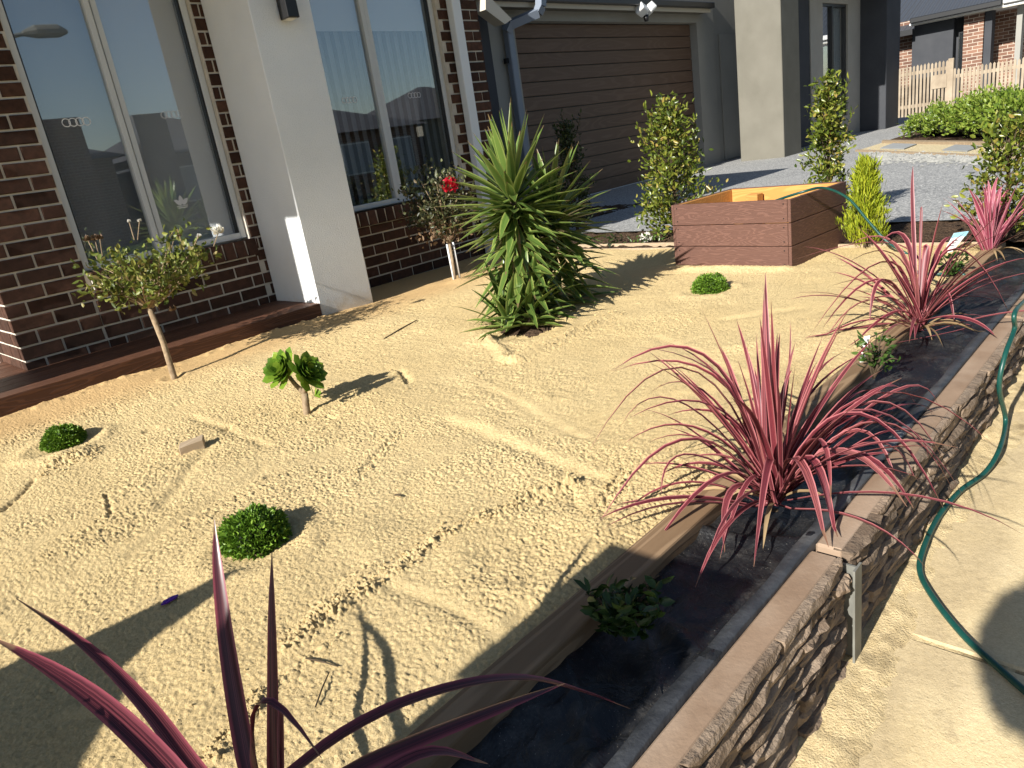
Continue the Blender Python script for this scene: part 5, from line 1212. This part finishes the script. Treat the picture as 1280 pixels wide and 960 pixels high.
m_ = MB(); m_.tube([(hd.x, hd.y, pathz(hd.x)), (hd.x, hd.y, pathz(hd.x)+.04), (hd.x, hd.y, pathz(hd.x)+.24)], [.09, .10, .13], 20); m_.obj('pot', MT['render_dark'], sb)
MT['fbrick'] = brick_tex('street_brick', (.10,.05,.035), (.17,.085,.055), (.35,.31,.26), rot=False)
MT['tile'] = M_noisy('roof_tile', (.05,.05,.055), (.075,.073,.075), 4, .7, 12, .5, .03, .3)
def street_house(label, x0, x1, y1, zw, zr, mat, gable=None):
    t = thing('street_house', label, 'house', ((x0+x1)/2, y1-4, -1.3), 'houses across the street'); y0 = y1-8
    boxo('wall', (x0, y0, -1.35), (x1, y1, zw), MT[mat], t); e = .4; xm0, xm1 = x0+3.6, x1-3.6
    if xm1 < xm0: xm0 = xm1 = (x0+x1)/2
    m_ = MB(); m_.add([(x0-e,y0-e,zw),(x1+e,y0-e,zw),(x1+e,y1+e,zw),(x0-e,y1+e,zw),(xm0,(y0+y1)/2,zr),(xm1+.01,(y0+y1)/2,zr)], [(0,1,5,4),(1,2,5),(2,3,4,5),(3,0,4),(3,2,1,0)]); m_.obj('roof', MT['tile'], t)
    n = max(2, int((x1-x0)/3))
    for k in range(n):
        c = x0+(k+.5)*(x1-x0)/n; w_ = boxo('window' if k != n//2 else 'door', (c-.7, y1-.02, -.3 if k != n//2 else -1.2), (c+.7, y1+.03, .9), MT['alu'], t); boxo('pane' if k != n//2 else 'door_leaf', (c-.64, y1+.031, -.24 if k != n//2 else -1.15), (c+.64, y1+.04, .84), MT['slat'], w_)
    return t
street_house('brown house across the street mirrored at the left of the left window', 3.4, 8.9, -15.0, 1.4, 2.9, 'fbrick')
street_house('house across the street mirrored low in the left window', 10.0, 15.6, -15.5, 1.3, 2.9, 'render_dark')
boxo('tower', (9.75, -15.4, -1.3), (10.75, -14.6, 2.55), MT['render_dark'], [o for o in COL.objects if o.name == 'street_house.001'][0]); boxo('tower', (6.9, -15.2, -1.3), (8.15, -14.5, 2.6), MT['fbrick'], [o for o in COL.objects if o.name == 'street_house'][0])
street_house('house across the street mirrored in the right window', 16.6, 21.0, -14.5, 1.3, 2.7, 'fbrick')
street_house('last house across the street mirrored behind the red car', 22.2, 30, -15.5, 1.5, 3.3, 'render_tan')
street_house('house across the street left of the brown one', -6.5, 2.0, -15.5, 1.4, 3.0, 'render_tan')
# parked red car across the road
cx, cy, cz = 19.6, -8.8, -1.4
car = thing('parked_car', 'red car parked across the street, seen only in the right window', 'car', (cx, cy, cz))
prof = [(-2.1,.25),(-2.12,.62),(-2.0,.78),(-1.2,.92),(-.55,1.38),(.75,1.42),(1.45,1.0),(2.02,.93),(2.12,.62),(2.1,.28)]
m_ = MB(); m_.prism([(cx+a, cz+b) for a, b in prof], cy-.85, cy+.85, 'y'); m_.obj('body', M_plain('car_red', (.13,.012,.016), .35, 0, .4), car, bevel=.05, seg=2)
gl = [(-1.0,.95),(-.48,1.32),(.70,1.36),(1.25,1.0)]
for yy_ in (cy+.853, cy-.853-.006):
    m_ = MB(); m_.prism([(cx+a, cz+b) for a, b in gl], yy_, yy_+.006, 'y'); m_.obj('side_window', MT['slat'], car)
for wx in (-1.3, 1.3):
    for wy in (-.80, .80):
        m_ = MB(); m_.tube([(cx+wx, cy+wy-.1, cz+.32), (cx+wx, cy+wy+.1, cz+.32)], .32, 20); w_ = m_.obj('wheel', MT['black'], car, bevel=.02)
        m_ = MB(); m_.tube([(cx+wx, cy+wy-.105, cz+.32), (cx+wx, cy+wy+.105, cz+.32)], .19, 14); m_.obj('rim', MT['galv'], w_)
# street lamp
lp = thing('street_lamp', 'street lamp across the road mirrored in the left window', 'street lamp', (5.6, -10.8, -1.3))
m_ = MB(); m_.tube([(5.6,-10.8,-1.35), (5.6,-10.8,3.6), (5.7,-10.8,4.0), (6.4,-10.8,4.15)], [.07,.055,.05,.045], 10); m_.obj('pole', MT['galv'], lp)
m_ = MB(); m_.tube([(6.3,-10.8,4.14), (6.6,-10.8,4.18), (7.1,-10.8,4.2), (7.3,-10.8,4.18)], [.06,.15,.15,.05], 10); m_.obj('lamp_head', MT['galv'], lp)
